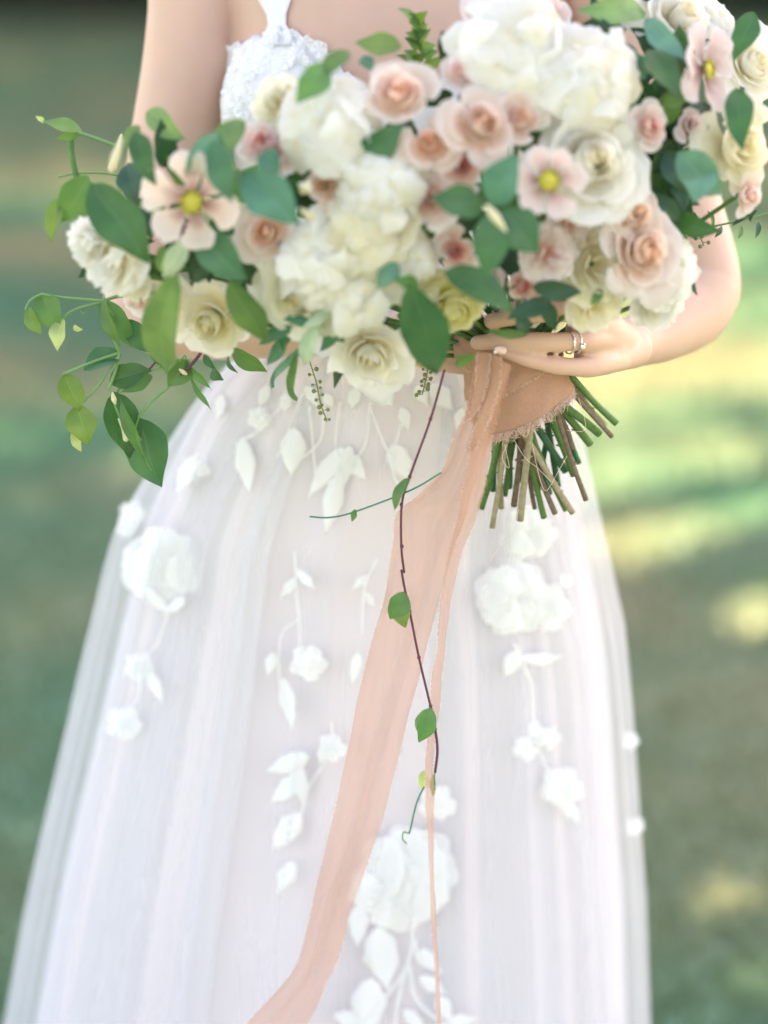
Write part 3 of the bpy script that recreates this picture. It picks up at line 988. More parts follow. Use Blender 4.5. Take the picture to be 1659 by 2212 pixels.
def petal(rr, phi, t, spread, H, ruffle, nu=9, nv=9, curl=.5, rnd=.2, tuck=.35, kf=3.0, cup=.10):
    U, V = np.meshgrid(np.linspace(0, 1, nu), np.linspace(-1, 1, nv), indexing='ij')
    ue = U * (1 - rnd * np.abs(V) ** 2.6)
    rad_ = .03 + t * (1 - (1 - ue) ** 1.7)
    rad_ = rad_ * (1 - tuck * (1 - t) * ue ** 3)
    h = H * ue ** 1.5
    c = np.clip((ue - .72) / .28, 0, 1)
    rad_ = rad_ + curl * .12 * c * t
    h = h - curl * .22 * c ** 2 * t
    rad_ = rad_ * (1 - cup * V ** 2)
    ph = rr.random(4) * 6.28
    d = ruffle * ue ** 2 * (np.sin(V * kf + ph[0]) + .55 * np.sin(V * kf * 2.3 + ph[1]) + .3 * np.sin(V * kf * 4.1 + ph[2]))
    rad_ = rad_ + d * .45
    h = h + d
    ang = phi + V * spread * (.55 + .45 * np.minimum(1, ue * 1.6)) + rr.normal() * .04
    X = np.stack([rad_ * np.cos(ang), rad_ * np.sin(ang), h], -1).reshape(-1, 3)
    return X, gridfaces(nu, nv), np.stack([U, V * .5 + .5], -1).reshape(-1, 2)


def place(c, F3, r, X):
    return np.array(c)[None, :] + (X * r) @ F3.T


def stem_up(c, nrm, parent, rad_=.0022):
    """the flower's own stem, running down towards the tied handle"""
    a = Vector(c) - Vector(nrm).normalized() * .012
    b = P(1105 + rng.normal(0, 25), 770, -.19 + rng.normal(0, .012))
    m_ = (a + b) / 2 + Vector((0, .05, -.01))
    v, f, uv = tube_data([a, m_, b], [rad_] * 3, 9, 5)
    add('flower_stem', v, f, M['stem_green'], parent, uv)


FLOWERS = []


def flower_frame(px, py, r, tilt, dz):
    y = head_depth(px, py) + dz
    c = P(px, py, y)
    nrm = Vector(((px - 860) / 1300.0 + tilt[0], -1.0, (430 - py) / 1000.0 + .22 + tilt[1]))
    return c, nrm.normalized(), r * 1.12 * PX * (2.72 + y) / 2.52


def rose(px, py, r, mat, label=None, seed=0, n=26, outer=8, tilt=(0, 0), dz=0, ruffle=.03, H0=.75, H1=.18, name='rose', spreadk=1.0, core_mat=None):
    rr = np.random.default_rng(seed * 7 + 1)
    c, nrm, R_ = flower_frame(px, py, r, tilt, dz)
    F3 = frame(nrm, rr.random() * 6.28)
    core = MB()
    rest = []
    for i in range(n):
        k = (i + .5) / n
        t = .03 + .97 * k ** 1.0
        H = H0 + (H1 - H0) * k ** 1.2
        sp = (1.5 - .85 * k) * spreadk
        X, f, uv = petal(rr, i * 2.39996 + rr.normal() * .25, t * (1 + .12 * rr.normal()), sp * (1 + .12 * rr.normal()), H + .07 * rr.normal(), ruffle * (.4 + .9 * k), kf=2.5 + 2 * rr.random(), tuck=.45, curl=.9 * k)
        X = X - np.array([0, 0, .42]); X[:, 0] += .07 * (1 - k) * math.cos(seed); X[:, 1] += .07 * (1 - k) * math.sin(seed); X[:, 2] += .04 * math.sin(seed * 3 + i)
        uv = uv * np.array([.22 + .78 * min(1, k * 1.5), 1])
        W = place(c, F3, R_, X)
        if i < n - outer: core.add(W, f, uv)
        else: rest.append((W, f, uv))
    # calyx behind
    v, f, uv = tube_data([Vector(c) - nrm * R_ * .35, Vector(c) - nrm * R_ * .62], [R_ * .16, R_ * .07], 6, 8)
    ob = core.build(name, core_mat or mat, bouquet, origin=c)
    if label: ob['label'] = label
    for W, f_, uv_ in rest:
        add('petal', W, f_, mat, ob, uv_)
    add('calyx', v, f, M['stem_green'], ob, uv)
    stem_up(c, nrm, ob)
    FLOWERS.append((px, py, r))
    return ob


def carnation(px, py, r, mat, label=None, seed=0, n=40, outer=8, tilt=(0, 0), dz=0, ruffle=.075, name='carnation'):
    rr = np.random.default_rng(seed * 11 + 3)
    c, nrm, R_ = flower_frame(px, py, r, tilt, dz)
    F3 = frame(nrm, rr.random() * 6.28)
    core = MB(); rest = []
    for i in range(n):
        k = (i + .5) / n
        t = .12 + .86 * k ** .6
        H = .80 - .62 * k ** 1.3
        X, f, uv = petal(rr, i * 2.39996 + rr.normal() * .3, t, .55 + .15 * rr.random(), H + .05 * rr.normal(), ruffle, 7, 11, .5, .12, .1, kf=6.5, cup=0)
        W = place(c, F3, R_, X - np.array([0, 0, .38]))
        if i < n - outer: core.add(W, f, uv)
        else: rest.append((W, f, uv))
    ob = core.build(name, mat, bouquet, origin=c)
    if label: ob['label'] = label
    for W, f_, uv_ in rest:
        add('petal', W, f_, mat, ob, uv_)
    stem_up(c, nrm, ob)
    FLOWERS.append((px, py, r))
    return ob


def hydrangea(px, py, r, mat, label=None, seed=0, n=30, tilt=(0, 0), dz=0, squash=1.0):
    rr = np.random.default_rng(seed * 13 + 5)
    c, nrm, R_ = flower_frame(px, py, r, tilt, dz)
    F3 = frame(nrm, 0)
    v, f = ball((0, 0, 0), (1, 1, 1), 14)
    ob = add('hydrangea', place(c, F3, R_, v * np.array([.66, .66, .50]) - np.array([0, 0, .25])), f, mat, bouquet, np.zeros((len(v), 2)) + .2, origin=c)
    if label: ob['label'] = label
    for i in range(n):
        z = 1 - (i + .5) / n * 1.05
        t = i * 2.39996 + rr.normal() * .2
        s = math.sqrt(max(0, 1 - z * z))
        pn = np.array([s * math.cos(t), s * math.sin(t), z]); pn /= np.linalg.norm(pn)
        pos = pn * np.array([.80, .80, .62]) * (1 + .06 * rr.normal()) - np.array([0, 0, .25])
        FF = frame(pn + rr.normal(0, .22, 3), rr.random() * 6.28)
        fm = MB()
        for q in range(4):
            X, ff, uv = petal(rr, q * math.pi / 2, 1.0, .62, .18, .10, 5, 5, .5, .30, 0, kf=3, cup=-.02)
            fm.add(place(c, F3, R_, pos[None, :] + (X * (.38 + .08 * rr.random())) @ FF.T), ff, uv)
        fm.build('floret', mat, ob)
    stem_up(c, nrm, ob, .003)
    FLOWERS.append((px, py, r))
    return ob


def peony(px, py, r, mat, label=None, seed=0, n=34, tilt=(0, 0), dz=0, ruffle=.10, size=.42):
    """a full ball of cupped, ruffled petals lying over one another"""
    rr = np.random.default_rng(seed * 17 + 5)
    c, nrm, R_ = flower_frame(px, py, r, tilt, dz)
    F3 = frame(nrm, 0)
    v, f = ball((0, 0, 0), (1, 1, 1), 14)
    ob = add('peony', place(c, F3, R_, v * np.array([.62, .62, .46]) - np.array([0, 0, .25])), f, mat, bouquet, np.zeros((len(v), 2)) + .3, origin=c)
    if label: ob['label'] = label
    nu, ns = 6, 17
    for i in range(n):
        z = 1 - (i + .5) / n * 1.12
        t = i * 2.39996 + rr.normal() * .25
        s = math.sqrt(max(0, 1 - z * z))
        pn = np.array([s * math.cos(t), s * math.sin(t), z]); pn /= np.linalg.norm(pn)
        pos = pn * np.array([.74, .74, .58]) * (1 + .05 * rr.normal()) - np.array([0, 0, .25])
        out_ = np.array([math.cos(t), math.sin(t), 0.0])
        FF = frame(pn * .8 + np.array([0, 0, .25]) - out_ * .25 + rr.normal(0, .22, 3), rr.random() * 6.28)
        sz = size * (.8 + .5 * rr.random()) * (.75 + .35 * s)
        U, T = np.meshgrid(np.linspace(0, 1, nu), np.linspace(0, 2 * np.pi, ns, endpoint=False), indexing='ij')
        ph = rr.random(4) * 6.28
        lob = 1 + .10 * np.sin(3 * T + ph[0]) + .05 * np.sin(7 * T + ph[1])
        rad_ = U * lob * sz
        h = -.45 * sz * U ** 2 + ruffle * U ** 2.5 * (np.sin(5 * T + ph[2]) + .6 * np.sin(9 * T + ph[3])) * .55 + .04 * np.sin(2 * T + ph[1]) * U
        X = np.stack([rad_ * np.cos(T), rad_ * np.sin(T), h + .08], -1).reshape(-1, 3)
        uv = np.stack([.25 + .75 * U, T / 6.283], -1).reshape(-1, 2)
        add('petal', place(c, F3, R_, pos[None, :] + X @ FF.T), gridfaces(nu, ns, 0, True), mat, ob, uv)
    stem_up(c, nrm, ob, .003)
    return ob


def anemone(px, py, r, mat, label, seed, tilt=(0, 0), dz=0, n=7, cr=.20, squ=1.0):
    rr = np.random.default_rng(seed)
    c, nrm, R_ = flower_frame(px, py, r / 1.10, tilt, dz)
    F3 = frame(nrm, rr.random() * 6.28)
    v, f = ball((0, 0, .08), (cr, cr, cr * .45), 14)
    ob = add('anemone', place(c, F3, R_, v), f, M['anther'], bouquet, origin=c)
    ob['label'] = label
    st = MB()
    for q in range(40):                                  # short yellow filaments round the centre
        t = q / 40 * 6.283 + rr.normal() * .05; l_ = cr * (1.05 + .35 * rr.random())
        vv, f2, _ = tube_data(place(c, F3, R_, np.array([[math.cos(t) * cr * .8, math.sin(t) * cr * .8, .08], [math.cos(t) * l_, math.sin(t) * l_, .12 + .06 * rr.random()]])), [R_ * .010, R_ * .026], 4, 5)
        st.add(vv, f2)
    st.build('filaments', M['anther'], ob)['kind'] = 'stuff'
    st = MB()
    for q in range(26):
        t = q / 26 * 6.283
        a0 = np.array([math.cos(t) * cr, math.sin(t) * cr, .06]); a1 = np.array([math.cos(t) * cr * 1.22, math.sin(t) * cr * 1.22, .12 + .03 * rr.normal()])
        vv, f2, _ = tube_data(place(c, F3, R_, np.array([a0, a1])), [R_ * .012, R_ * .03], 4, 5)
        st.add(vv, f2)
    st.build('stamens', M['anther_dark'], ob)['kind'] = 'stuff'
    for q in range(n):
        X, ff, uv = petal(rr, q * 2 * math.pi / n + rr.normal() * .08, 1.0 + .08 * rr.normal(), .50, .26 + .10 * rr.normal() + .05 * (q % 2), .06, 10, 9, .6, .28, 0, kf=3, cup=.02)
        add('petal', place(c, F3, R_, X - np.array([0, 0, .02 * (q % 2)])), ff, mat, ob, uv)
    stem_up(c, nrm, ob)
    FLOWERS.append((px, py, r))
    return ob


W_, C_, Y_, PE, BL, PK, AN, MV = (M['petal_' + k] for k in ('white', 'cream', 'yellow', 'peach', 'blush', 'pink', 'anemone', 'mauve'))
# the big pale blooms
peony(1118, 108, 128, W_, 'large fluffy white peony at the top of the bouquet', 1, 44, dz=-.01)
peony(1270, 160, 112, W_, 'fluffy white peony crowded against the largest one', 2, 40, dz=-.014)
peony(1180, 185, 80, W_, None, 3, 26, dz=-.005)
rose(1288, 352, 128, W_, 'big open white garden rose right of the centre', 4, 40, 10, tilt=(.05, .12), dz=-.022, H0=.62, H1=.22, ruffle=.05)
peony(700, 262, 98, W_, 'layered white peony left of the top', 5, 32, tilt=(-.1, .05), dz=-.01, ruffle=.07, size=.5)
carnation(605, 222, 58, C_, 'small cream carnation beside the bodice', 6, 30, 6, dz=.02)
peony(822, 405, 92, W_, None, 7, 28, dz=-.014)
peony(790, 500, 84, C_, None, 8, 26, dz=-.014)
peony(700, 560, 96, W_, None, 9, 28, dz=-.012)
rose(645, 645, 92, C_, 'cream garden rose low in the middle', 10, 36, 8, tilt=(-.05, -.2), dz=-.012, ruffle=.06)
peony(765, 630, 84, W_, None, 11, 26, dz=-.012)
peony(885, 560, 58, W_, None, 12, 20, dz=0)
rose(800, 780, 98, W_, 'loose white rose hanging at the bottom centre', 13, 26, 8, tilt=(0, -.35), dz=-.008, ruffle=.09)
rose(985, 675, 92, Y_, 'yellowish cream rose above the tied ribbon', 14, 22, 8, tilt=(.1, -.55), dz=.0, ruffle=.04)
carnation(232, 545, 84, W_, None, 15, 30, 8, tilt=(-.35, -.1), dz=-.03, name='carnation')
carnation(180, 520, 50, W_, 'ruffled white carnation at the left end', 16, 26, 6, tilt=(-.35, 0), dz=-.03)
carnation(275, 600, 52, C_, None, 17, 26, 6, tilt=(-.3, -.3), dz=-.02)
rose(450, 700, 96, C_, 'open cream rose at the lower left', 18, 22, 8, tilt=(-.05, -.3), dz=-.008, ruffle=.05)
rose(345, 665, 74, C_, None, 19, 20, 7, tilt=(-.2, -.25), dz=.005, ruffle=.05)
rose(1482, 28, 108, W_, 'white garden rose at the upper right', 20, 32, 8, tilt=(.05, .2), dz=-.01, ruffle=.05)
rose(1640, 130, 82, W_, None, 21, 28, 8, tilt=(.1, 0), dz=.0, ruffle=.05)
rose(1612, 315, 96, C_, 'cream rose with long outer petals at the right edge', 22, 28, 8, tilt=(.1, -.3), dz=.0, ruffle=.06)
carnation(1290, 572, 80, C_, None, 23, 36, 7, dz=-.004)
carnation(1288, 662, 62, C_, 'pale yellow carnation just above the hand', 24, 32, 6, tilt=(0, -.3), dz=-.005)
carnation(1440, 585, 84, W_, None, 25, 34, 7, tilt=(.2, -.1), dz=-.002, ruffle=.06)
carnation(1432, 655, 62, W_, 'white ruffled flower low over the forearm', 26, 30, 6, tilt=(.2, -.3), dz=0, ruffle=.06)
# peach and blush
peony(905, 640, 44, C_, None, 70, 18, dz=.012)
peony(640, 545, 48, W_, None, 71, 18, dz=.012)
peony(1545, 60, 58, W_, None, 72, 18, dz=.02)
carnation(1235, 480, 46, BL, None, 73, 24, 5, dz=.01)
carnation(1050, 600, 40, BL, None, 74, 22, 5, dz=.02)
rose(858, 192, 76, PE, 'peach rose at the top left of the centre', 30, 26, 7, tilt=(-.05, .2), dz=-.022)
rose(1000, 146, 54, BL, 'closed blush rose bud beside the white hydrangea', 31, 18, 5, tilt=(-.1, .1), dz=-.012)
rose(1046, 268, 76, PE, 'peach rose in the centre with a deep orange heart', 32, 28, 7, tilt=(.1, .1), dz=-.034)
rose(1130, 255, 58, PE, None, 33, 20, 6, tilt=(.1, .1), dz=-.022)
rose(925, 308, 60, PE, None, 34, 20, 6, tilt=(-.1, .05), dz=-.02)
rose(1000, 358, 56, M['petal_pink'], 'small peach and pink rose in the centre', 35, 20, 6, tilt=(0, -.1), dz=-.015)
rose(932, 435, 66, BL, 'blush rose with wide open petals', 36, 16, 7, tilt=(-.2, -.1), dz=-.012, ruffle=.07)
rose(572, 500, 66, PE, 'peach rose half hidden behind a big leaf', 37, 22, 7, tilt=(-.1, .1), dz=-.004)
rose(590, 330, 52, BL, None, 38, 16, 6, tilt=(-.1, .1), dz=.004, ruffle=.09, name='sweet_pea')
rose(556, 300, 46, PK, 'pink sweet pea against the bodice', 39, 14, 6, tilt=(-.2, .2), dz=.006, ruffle=.10, name='sweet_pea')
rose(700, 400, 42, PE, None, 40, 16, 6, dz=.0)
rose(735, 425, 44, PK, None, 41, 14, 6, dz=.002)
rose(990, 545, 50, PK, None, 42, 18, 6, dz=-.004)
carnation(1188, 548, 60, BL, 'pink striped carnation right of the leaf cluster', 43, 30, 6, dz=-.008)
rose(1132, 620, 44, PK, None, 44, 16, 6, tilt=(0, -.2), dz=0)
rose(1398, 540, 88, BL, 'blush garden rose with an orange heart over the forearm', 45, 34, 8, tilt=(.1, .05), dz=-.022, core_mat=PE, ruffle=.05)
rose(1375, 460, 58, PE, None, 46, 22, 6, tilt=(.1, .2), dz=-.008)
rose(1408, 272, 52, BL, 'small lilac pink rose bud by the dark gap', 47, 18, 6, tilt=(.1, -.05), dz=-.01, core_mat=PK)
rose(1500, 272, 38, MV, None, 48, 14, 5, tilt=(.1, 0), dz=.01)
rose(1622, 425, 44, BL, None, 49, 16, 6, tilt=(.2, -.4), dz=.0)
rose(1090, 8, 84, BL, None, 50, 24, 7, tilt=(0, .2), dz=.005, ruffle=.06)
rose(1185, 15, 55, BL, None, 51, 18, 6, tilt=(0, .2), dz=.01)
rose(290, 650, 40, BL, None, 52, 12, 5, tilt=(-.2, -.3), dz=.0)
rose(395, 500, 44, MV, None, 53, 12, 5, tilt=(-.1, -.2), dz=.004)
anemone(418, 436, 98, AN, 'peach anemone with a round yellow centre at the left', 60, tilt=(.10, -.15), dz=-.03, n=6)
anemone(1183, 390, 76, MV, 'pink anemone with a yellow centre right of the middle', 61, tilt=(.05, -.15), dz=-.05, n=6, cr=.25)
anemone(1522, 150, 84, MV, 'mauve pink anemone seen from the side at the upper right', 62, tilt=(.75, -.2), dz=-.02, n=7, cr=.18)

# ---- leaves
def leaf(b, t, w_, mat, name='leaf', par=None, fold=.18, bend=.10, roll=0.0, droop=0.0, nrm=None, wave=.02, tipd=1.0, label=None, rr=rng):
    """b, t: (px, py, depth) of base and tip, w_: width in reference units"""
    A, B = P(*b), P(*t)
    ax = B - A; Ln = ax.length; ax.normalize()
    n_ = Vector(nrm or (0.0, -1.0, .25)).normalized(); n_ = (n_ - ax * n_.dot(ax)).normalized()
    n_ = Matrix.Rotation(roll, 3, ax) @ n_
    s_ = ax.cross(n_)
    ww = w_ * PX * (2.72 + b[2]) / 2.52 / 2
    nu, nv = 13, 9
    U, V = np.meshgrid(np.linspace(0, 1, nu), np.linspace(-1, 1, nv), indexing='ij')
    U, V = U.ravel(), V.ravel()
    h = ww * np.sin(np.pi * U ** .86) ** (.72 + .3 * U) * (1 - .06 * U)
    ph = rr.random() * 6.28
    h = h * (1 + .05 * np.sin(U * 8 + ph + 2 * (V > 0)) + .03 * np.sin(U * 17 + ph * 2))
    off = Ln * bend * 4 * U * (1 - U) + fold * np.abs(V) * h + wave * Ln * np.sin(U * 7 + V * 2 + ph) * np.abs(V) - droop * Ln * U ** 2
    side = .03 * Ln * np.sin(U * 3.0 + ph)
    pts = np.array(A)[None] + np.outer(U * Ln, np.array(ax)) + np.outer(V * h + side * (U * (1 - U) * 4), np.array(s_)) + np.outer(off, np.array(n_))
    ob = add(name, pts, gridfaces(nu, nv), mat, par or bouquet, np.stack([U, V * .5 + .5], -1))
    if label: ob['label'] = label
    return ob


D, DP, MI, LI, LM, PA, TE, BU, GY_ = (M['leaf_' + k] for k in ('dark', 'deep', 'mid', 'light', 'lime', 'pale', 'teal', 'blue', 'grey'))
hd = head_depth
big = [  # base, tip, width, material, extra depth, roll
    (460, 305, 502, 438, 62, D, -.065, .1), (522, 375, 650, 486, 100, TE, -.055, .2), (588, 318, 575, 400, 52, TE, -.045, .1), (290, 285, 338, 402, 56, D, -.04, .2),
    (318, 240, 402, 302, 54, LI, .02, .3), (530, 262, 440, 318, 56, LI, -.02, -.3), (505, 258, 498, 335, 48, LI, -.03, .2), (195, 395, 325, 572, 104, D, -.05, .1),
    (425, 508, 535, 604, 86, TE, -.04, .2), (380, 590, 362, 802, 92, LI, -.075, .25), (402, 515, 352, 602, 50, GY_, -.05, -.4), (350, 530, 365, 605, 36, LM, -.04, .3),
    (495, 605, 575, 742, 70, MI, -.035, .3), (500, 290, 395, 380, 70, BU, -.03, -.2), (130, 428, 112, 522, 48, LM, .0, .6), (190, 378, 130, 480, 78, MI, .01, -.2),
    (705, 140, 640, 225, 66, MI, -.05, -.3), (755, 112, 690, 170, 46, MI, -.04, .3), (868, 100, 765, 92, 50, LI, .02, .2), (780, 125, 808, 155, 30, TE, .01, 0),
    (770, 348, 872, 268, 72, D, -.02, .2), (1045, 452, 930, 425, 78, D, -.07, .2), (1068, 445, 1115, 328, 84, TE, -.07, -.2), (1062, 455, 1052, 602, 76, D, -.075, .1),
    (1078, 452, 1165, 545, 92, TE, -.068, .1), (960, 585, 1110, 675, 86, D, -.06, -.5), (885, 610, 945, 808, 106, D, -.06, .1), (860, 568, 815, 624, 44, BU, -.04, .1),
    (1462, 330, 1562, 420, 86, BU, -.05, .1), (1515, 330, 1500, 440, 80, BU, -.05, .1), (1402, 105, 1460, 212, 72, D, -.035, -.4), (1395, 28, 1240, 22, 62, LI, -.01, .2), (1395, 40, 1482, 132, 52, BU, -.035, .2),
    (1590, 190, 1606, 328, 62, D, -.045, .2), (1628, 25, 1585, 132, 56, D, -.035, .2), (905, 620, 850, 600, 34, MI, -.045, .2),
    (1150, 620, 1258, 632, 46, DP, -.03, .1), (1190, 650, 1095, 690, 44, DP, -.02, .1), (1300, 625, 1275, 660, 22, MI, -.03, 0), (1170, 640, 1200, 715, 36, DP, -.012, .2),
    (1120, 680, 1140, 722, 34, DP, -.012, 0), (1250, 60, 1345, 90, 60, DP, .01, 0), (1330, 90, 1375, 200, 60, DP, .01, .2), (1395, 170, 1345, 110, 50, TE, .0, .2), (1430, 230, 1490, 190, 36, MI, .0, .2),
    (1440, 320, 1480, 420, 60, DP, .02, .2), (1400, 420, 1470, 480, 50, DP, .02, .1), (1520, 220, 1465, 330, 60, DP, .02, 0),
    (690, 690, 610, 690, 36, TE, -.02, .2), (640, 700, 560, 745, 34, TE, -.02, .2), (690, 700, 655, 790, 40, GY_, -.035, .3), (700, 690, 745, 740, 34, TE, -.02, .1), (660, 740, 590, 838, 20, BU, -.02, .2),
    (640, 760, 642, 865, 22, MI, -.02, .2), (630, 715, 575, 790, 30, TE, -.01, .2), (750, 680, 690, 760, 32, TE, -.015, .1), (720, 670, 650, 710, 26, GY_, -.03, .3), (1140, 722, 1040, 715, 20, MI, .0, 0),
    (985, 790, 1030, 765, 26, MI, -.01, 0), (300, 270, 268, 322, 34, LI, -.0, .2), (555, 612, 520, 560, 44, DP, .0, 0), (410, 600, 470, 560, 52, DP, .0, 0),
]
for k, (bx, by, tx, ty, w_, mt, dz, rl) in enumerate(big):
    y0, y1 = hd(bx, by) + dz, hd(tx, ty) + dz
    leaf((bx, by, y0 + .012), (tx, ty, y1), w_, mt, roll=rl + rng.normal() * .06, bend=.07 + .03 * rng.random())
# light filler sprig at the top
for k in range(16):
    bx, by = 905 + rng.normal(0, 14), 150 - k * 7
    leaf((bx, by, -.25), (bx + (-1) ** k * (30 + 16 * rng.random()), by - 10 - 22 * rng.random(), -.26), 26, (LI, MI, LM)[k % 3], roll=rng.normal() * .5)
# dark filling greenery deep between the blooms
cnt = 0
while cnt < 130:
    a = rng.random() * 6.283; q = math.sqrt(rng.random())
    px, py = 860 + 640 * q * math.cos(a), 390 + 330 * q * math.sin(a)
    if py < 360 - (px - 420) * .42 or (px < 300 and py > 600) or (px > 1000 and py > 590): continue
    y = hd(px, py) + .035 + .03 * rng.random()
    d = rng.random() * 6.283; L_ = 70 + 60 * rng.random()
    leaf((px, py, y + .01), (px + L_ * math.cos(d), py + L_ * math.sin(d), y - .01), 40 + 25 * rng.random(), (DP, D, DP, MI)[cnt % 4], roll=rng.normal() * .4)
    cnt += 1
for k in range(46):
    px, py = 1310 + 190 * rng.random(), 40 + 400 * rng.random()
    y = hd(px, py) + .045 + .03 * rng.random(); d = rng.random() * 6.283; L_ = 70 + 60 * rng.random()
    leaf((px, py, y + .01), (px + L_ * math.cos(d), py + L_ * math.sin(d), y - .01), 46 + 25 * rng.random(), (DP, DP, D, DP)[k % 4], roll=rng.normal() * .4)
for k in range(26):
    px, py = 215 + 220 * rng.random(), 330 + 250 * rng.random()
    y = hd(px, py) + .03 + .03 * rng.random(); d = rng.random() * 6.283; L_ = 60 + 55 * rng.random()
    leaf((px, py, y + .01), (px + L_ * math.cos(d), py + L_ * math.sin(d), y - .01), 40 + 22 * rng.random(), (DP, D, DP, MI)[k % 4], roll=rng.normal() * .4)
# fine dark sprigs by the right elbow
for k in range(9):
    bx, by = 1480 + k * 20, 500 - k * 3 + 4 * rng.normal()
    leaf((bx, by, -.2), (bx + rng.normal() * 20, by + (-1) ** k * (24 + 12 * rng.random()), -.21), 14, DP if k % 3 else MI, roll=.4 * rng.normal())
tube('twig', [P(1440, 505, -.2), P(1560, 485, -.2), P(1680, 455, -.2)], [.0012, .001, .0008], M['vine_green'], bouquet, 14, 5)
# pale jasmine buds lying over the blooms
for (x0, y0, x1, y1, rr_, dz) in [(1092, 498, 1052, 446, 9, -.09), (262, 300, 240, 368, 9, -.05), (650, 452, 676, 470, 10, -.03), (665, 395, 655, 412, 16, -.03)]:
    y_ = hd(x0, y0) + dz
    tube('bud', [P(x0, y0, y_), P((x0 * .4 + x1 * .6), (y0 * .4 + y1 * .6), y_), P(x1, y1, y_)], [rr_ * .35 * PX, rr_ * PX, rr_ * .5 * PX], M['bud'], bouquet, 12, 8)

# ---- trailing jasmine at the left, in focus
YV = -.215
vine = empty('jasmine_vine', P(330, 745, YV), bouquet)
vine['label'] = 'jasmine vine with drooping leaves trailing at the lower left'


def vleaf(bx, by, tx, ty, w_, mt, roll=.2, bend=.10, fold=.34, dz=0.0, **k):
    return leaf((bx, by, YV + dz + .004), (tx, ty, YV + dz - .004), w_, mt, par=vine, roll=roll, bend=bend, fold=fold, **k)


vleaf(86, 632, 132, 716, 64, MI, .2, .1); vleaf(60, 664, 90, 724, 34, LM, .3, .12, dz=-.006); vleaf(138, 688, 124, 760, 42, PA, .5, .12, dz=-.008, label='pale yellow green twisted leaf')
vleaf(158, 706, 180, 712, 14, PA, .3)
vleaf(216, 648, 285, 752, 58, MI, -.3, .1); vleaf(226, 640, 262, 752, 34, MI, .7, .1, dz=-.02); vleaf(272, 690, 322, 762, 48, D, .2, .1)
vleaf(262, 765, 180, 800, 62, D, .3, .05, nrm=(0, -1, .6)); vleaf(236, 822, 328, 800, 58, D, -.2, .05); vleaf(330, 812, 250, 850, 46, MI, .4, .04, dz=.006)
vleaf(138, 808, 172, 888, 58, LM, -.2, .10, dz=-.004, label='bright lime green young leaf'); vleaf(166, 874, 190, 962, 68, LM, .1, .10, dz=-.008); vleaf(160, 930, 176, 976, 26, PA, .2, dz=.002)
vleaf(246, 846, 280, 990, 84, D, -.35, .06, dz=.006); vleaf(262, 862, 328, 1016, 40, MI, .9, .05, dz=-.010); vleaf(300, 902, 350, 1052, 104, D, .25, .07, dz=.010)
vleaf(404, 776, 362, 836, 54, MI, -.3); vleaf(396, 776, 458, 842, 20, MI, .6, .06); vleaf(412, 814, 456, 886, 14, MI, .5, .05)
vleaf(444, 756, 466, 800, 22, D, .7, .15); vleaf(462, 790, 484, 822, 34, D, .8, .2, dz=-.004); vleaf(500, 752, 578, 804, 40, MI, .35, .1); vleaf(496, 762, 514, 806, 18, D, .9, .2)
vleaf(330, 730, 370, 800, 40, D, .2, .1, dz=.01); vleaf(352, 760, 378, 820, 36, LI, .4, .1, dz=.004)
# upper left shoots
vleaf(180, 288, 88, 262, 36, LI, .6, .08); vleaf(172, 290, 118, 300, 18, LM, -.4, .1, dz=-.004); vleaf(95, 264, 76, 250, 12, PA, .2)


def vstem(pts, r, mat, name='stem', dz=0):
    return tube(name, [P(a, b, YV + dz) for a, b in pts], [r * PX] * len(pts), mat, vine, 6 * len(pts), 6)


for pts, r, mt in [([(90, 635), (130, 642), (222, 650)], 3.2, 'vine_green'), ([(55, 668), (66, 648), (92, 634)], 2.6, 'vine_green'), ([(134, 690), (160, 670), (220, 652)], 3.4, 'vine_green'),
                   ([(138, 808), (200, 782), (258, 762)], 3.4, 'vine_green'), ([(258, 762), (250, 800), (236, 838)], 3.4, 'vine_green'), ([(258, 765), (215, 830), (182, 866)], 2.4, 'vine_green'),
                   ([(258, 762), (245, 720), (250, 690), (222, 650)], 4, 'vine_green'), ([(300, 900), (330, 865), (382, 820)], 3.6, 'vine_green'), ([(382, 820), (420, 780), (446, 745)], 4, 'vine_purple'),
                   ([(260, 845), (300, 812), (345, 792)], 3, 'vine_green'), ([(300, 900), (292, 930), (304, 950)], 2.2, 'vine_green'), ([(236, 838), (246, 870), (258, 900), (270, 930)], 2.4, 'vine_green'),
                   ([(320, 800), (345, 770), (360, 740)], 2.8, 'vine_purple'), ([(222, 650), (260, 640), (300, 650)], 4, 'vine_green'), ([(445, 745), (470, 700), (500, 660)], 4, 'vine_purple'),
                   ([(168, 286), (210, 300), (256, 318)], 4, 'vine_green'), ([(152, 300), (158, 350), (176, 430), (180, 480)], 7, 'leaf_light'), ([(128, 382), (170, 374), (240, 376), (330, 400)], 2.4, 'vine_green'),
                   ([(402, 776), (398, 768), (380, 790)], 2, 'vine_green'), ([(172, 668), (180, 678), (186, 672)], 1.8, 'vine_green')]:
    vstem(pts, r, M[mt], dz=-.002)
for pts, r in [([(243, 848), (246, 862), (249, 872)], (2, 6, 2.5)), ([(256, 905), (266, 928), (272, 948)], (2, 4, 7)), ([(388, 798), (396, 804), (402, 808)], (2, 5, 3)), ([(262, 292), (250, 335), (243, 362)], (3, 6, 10))]:
    tube('bud', [P(a, b, YV - .006) for a, b in pts], [q * PX for q in r], M['bud'], vine, 10, 8)

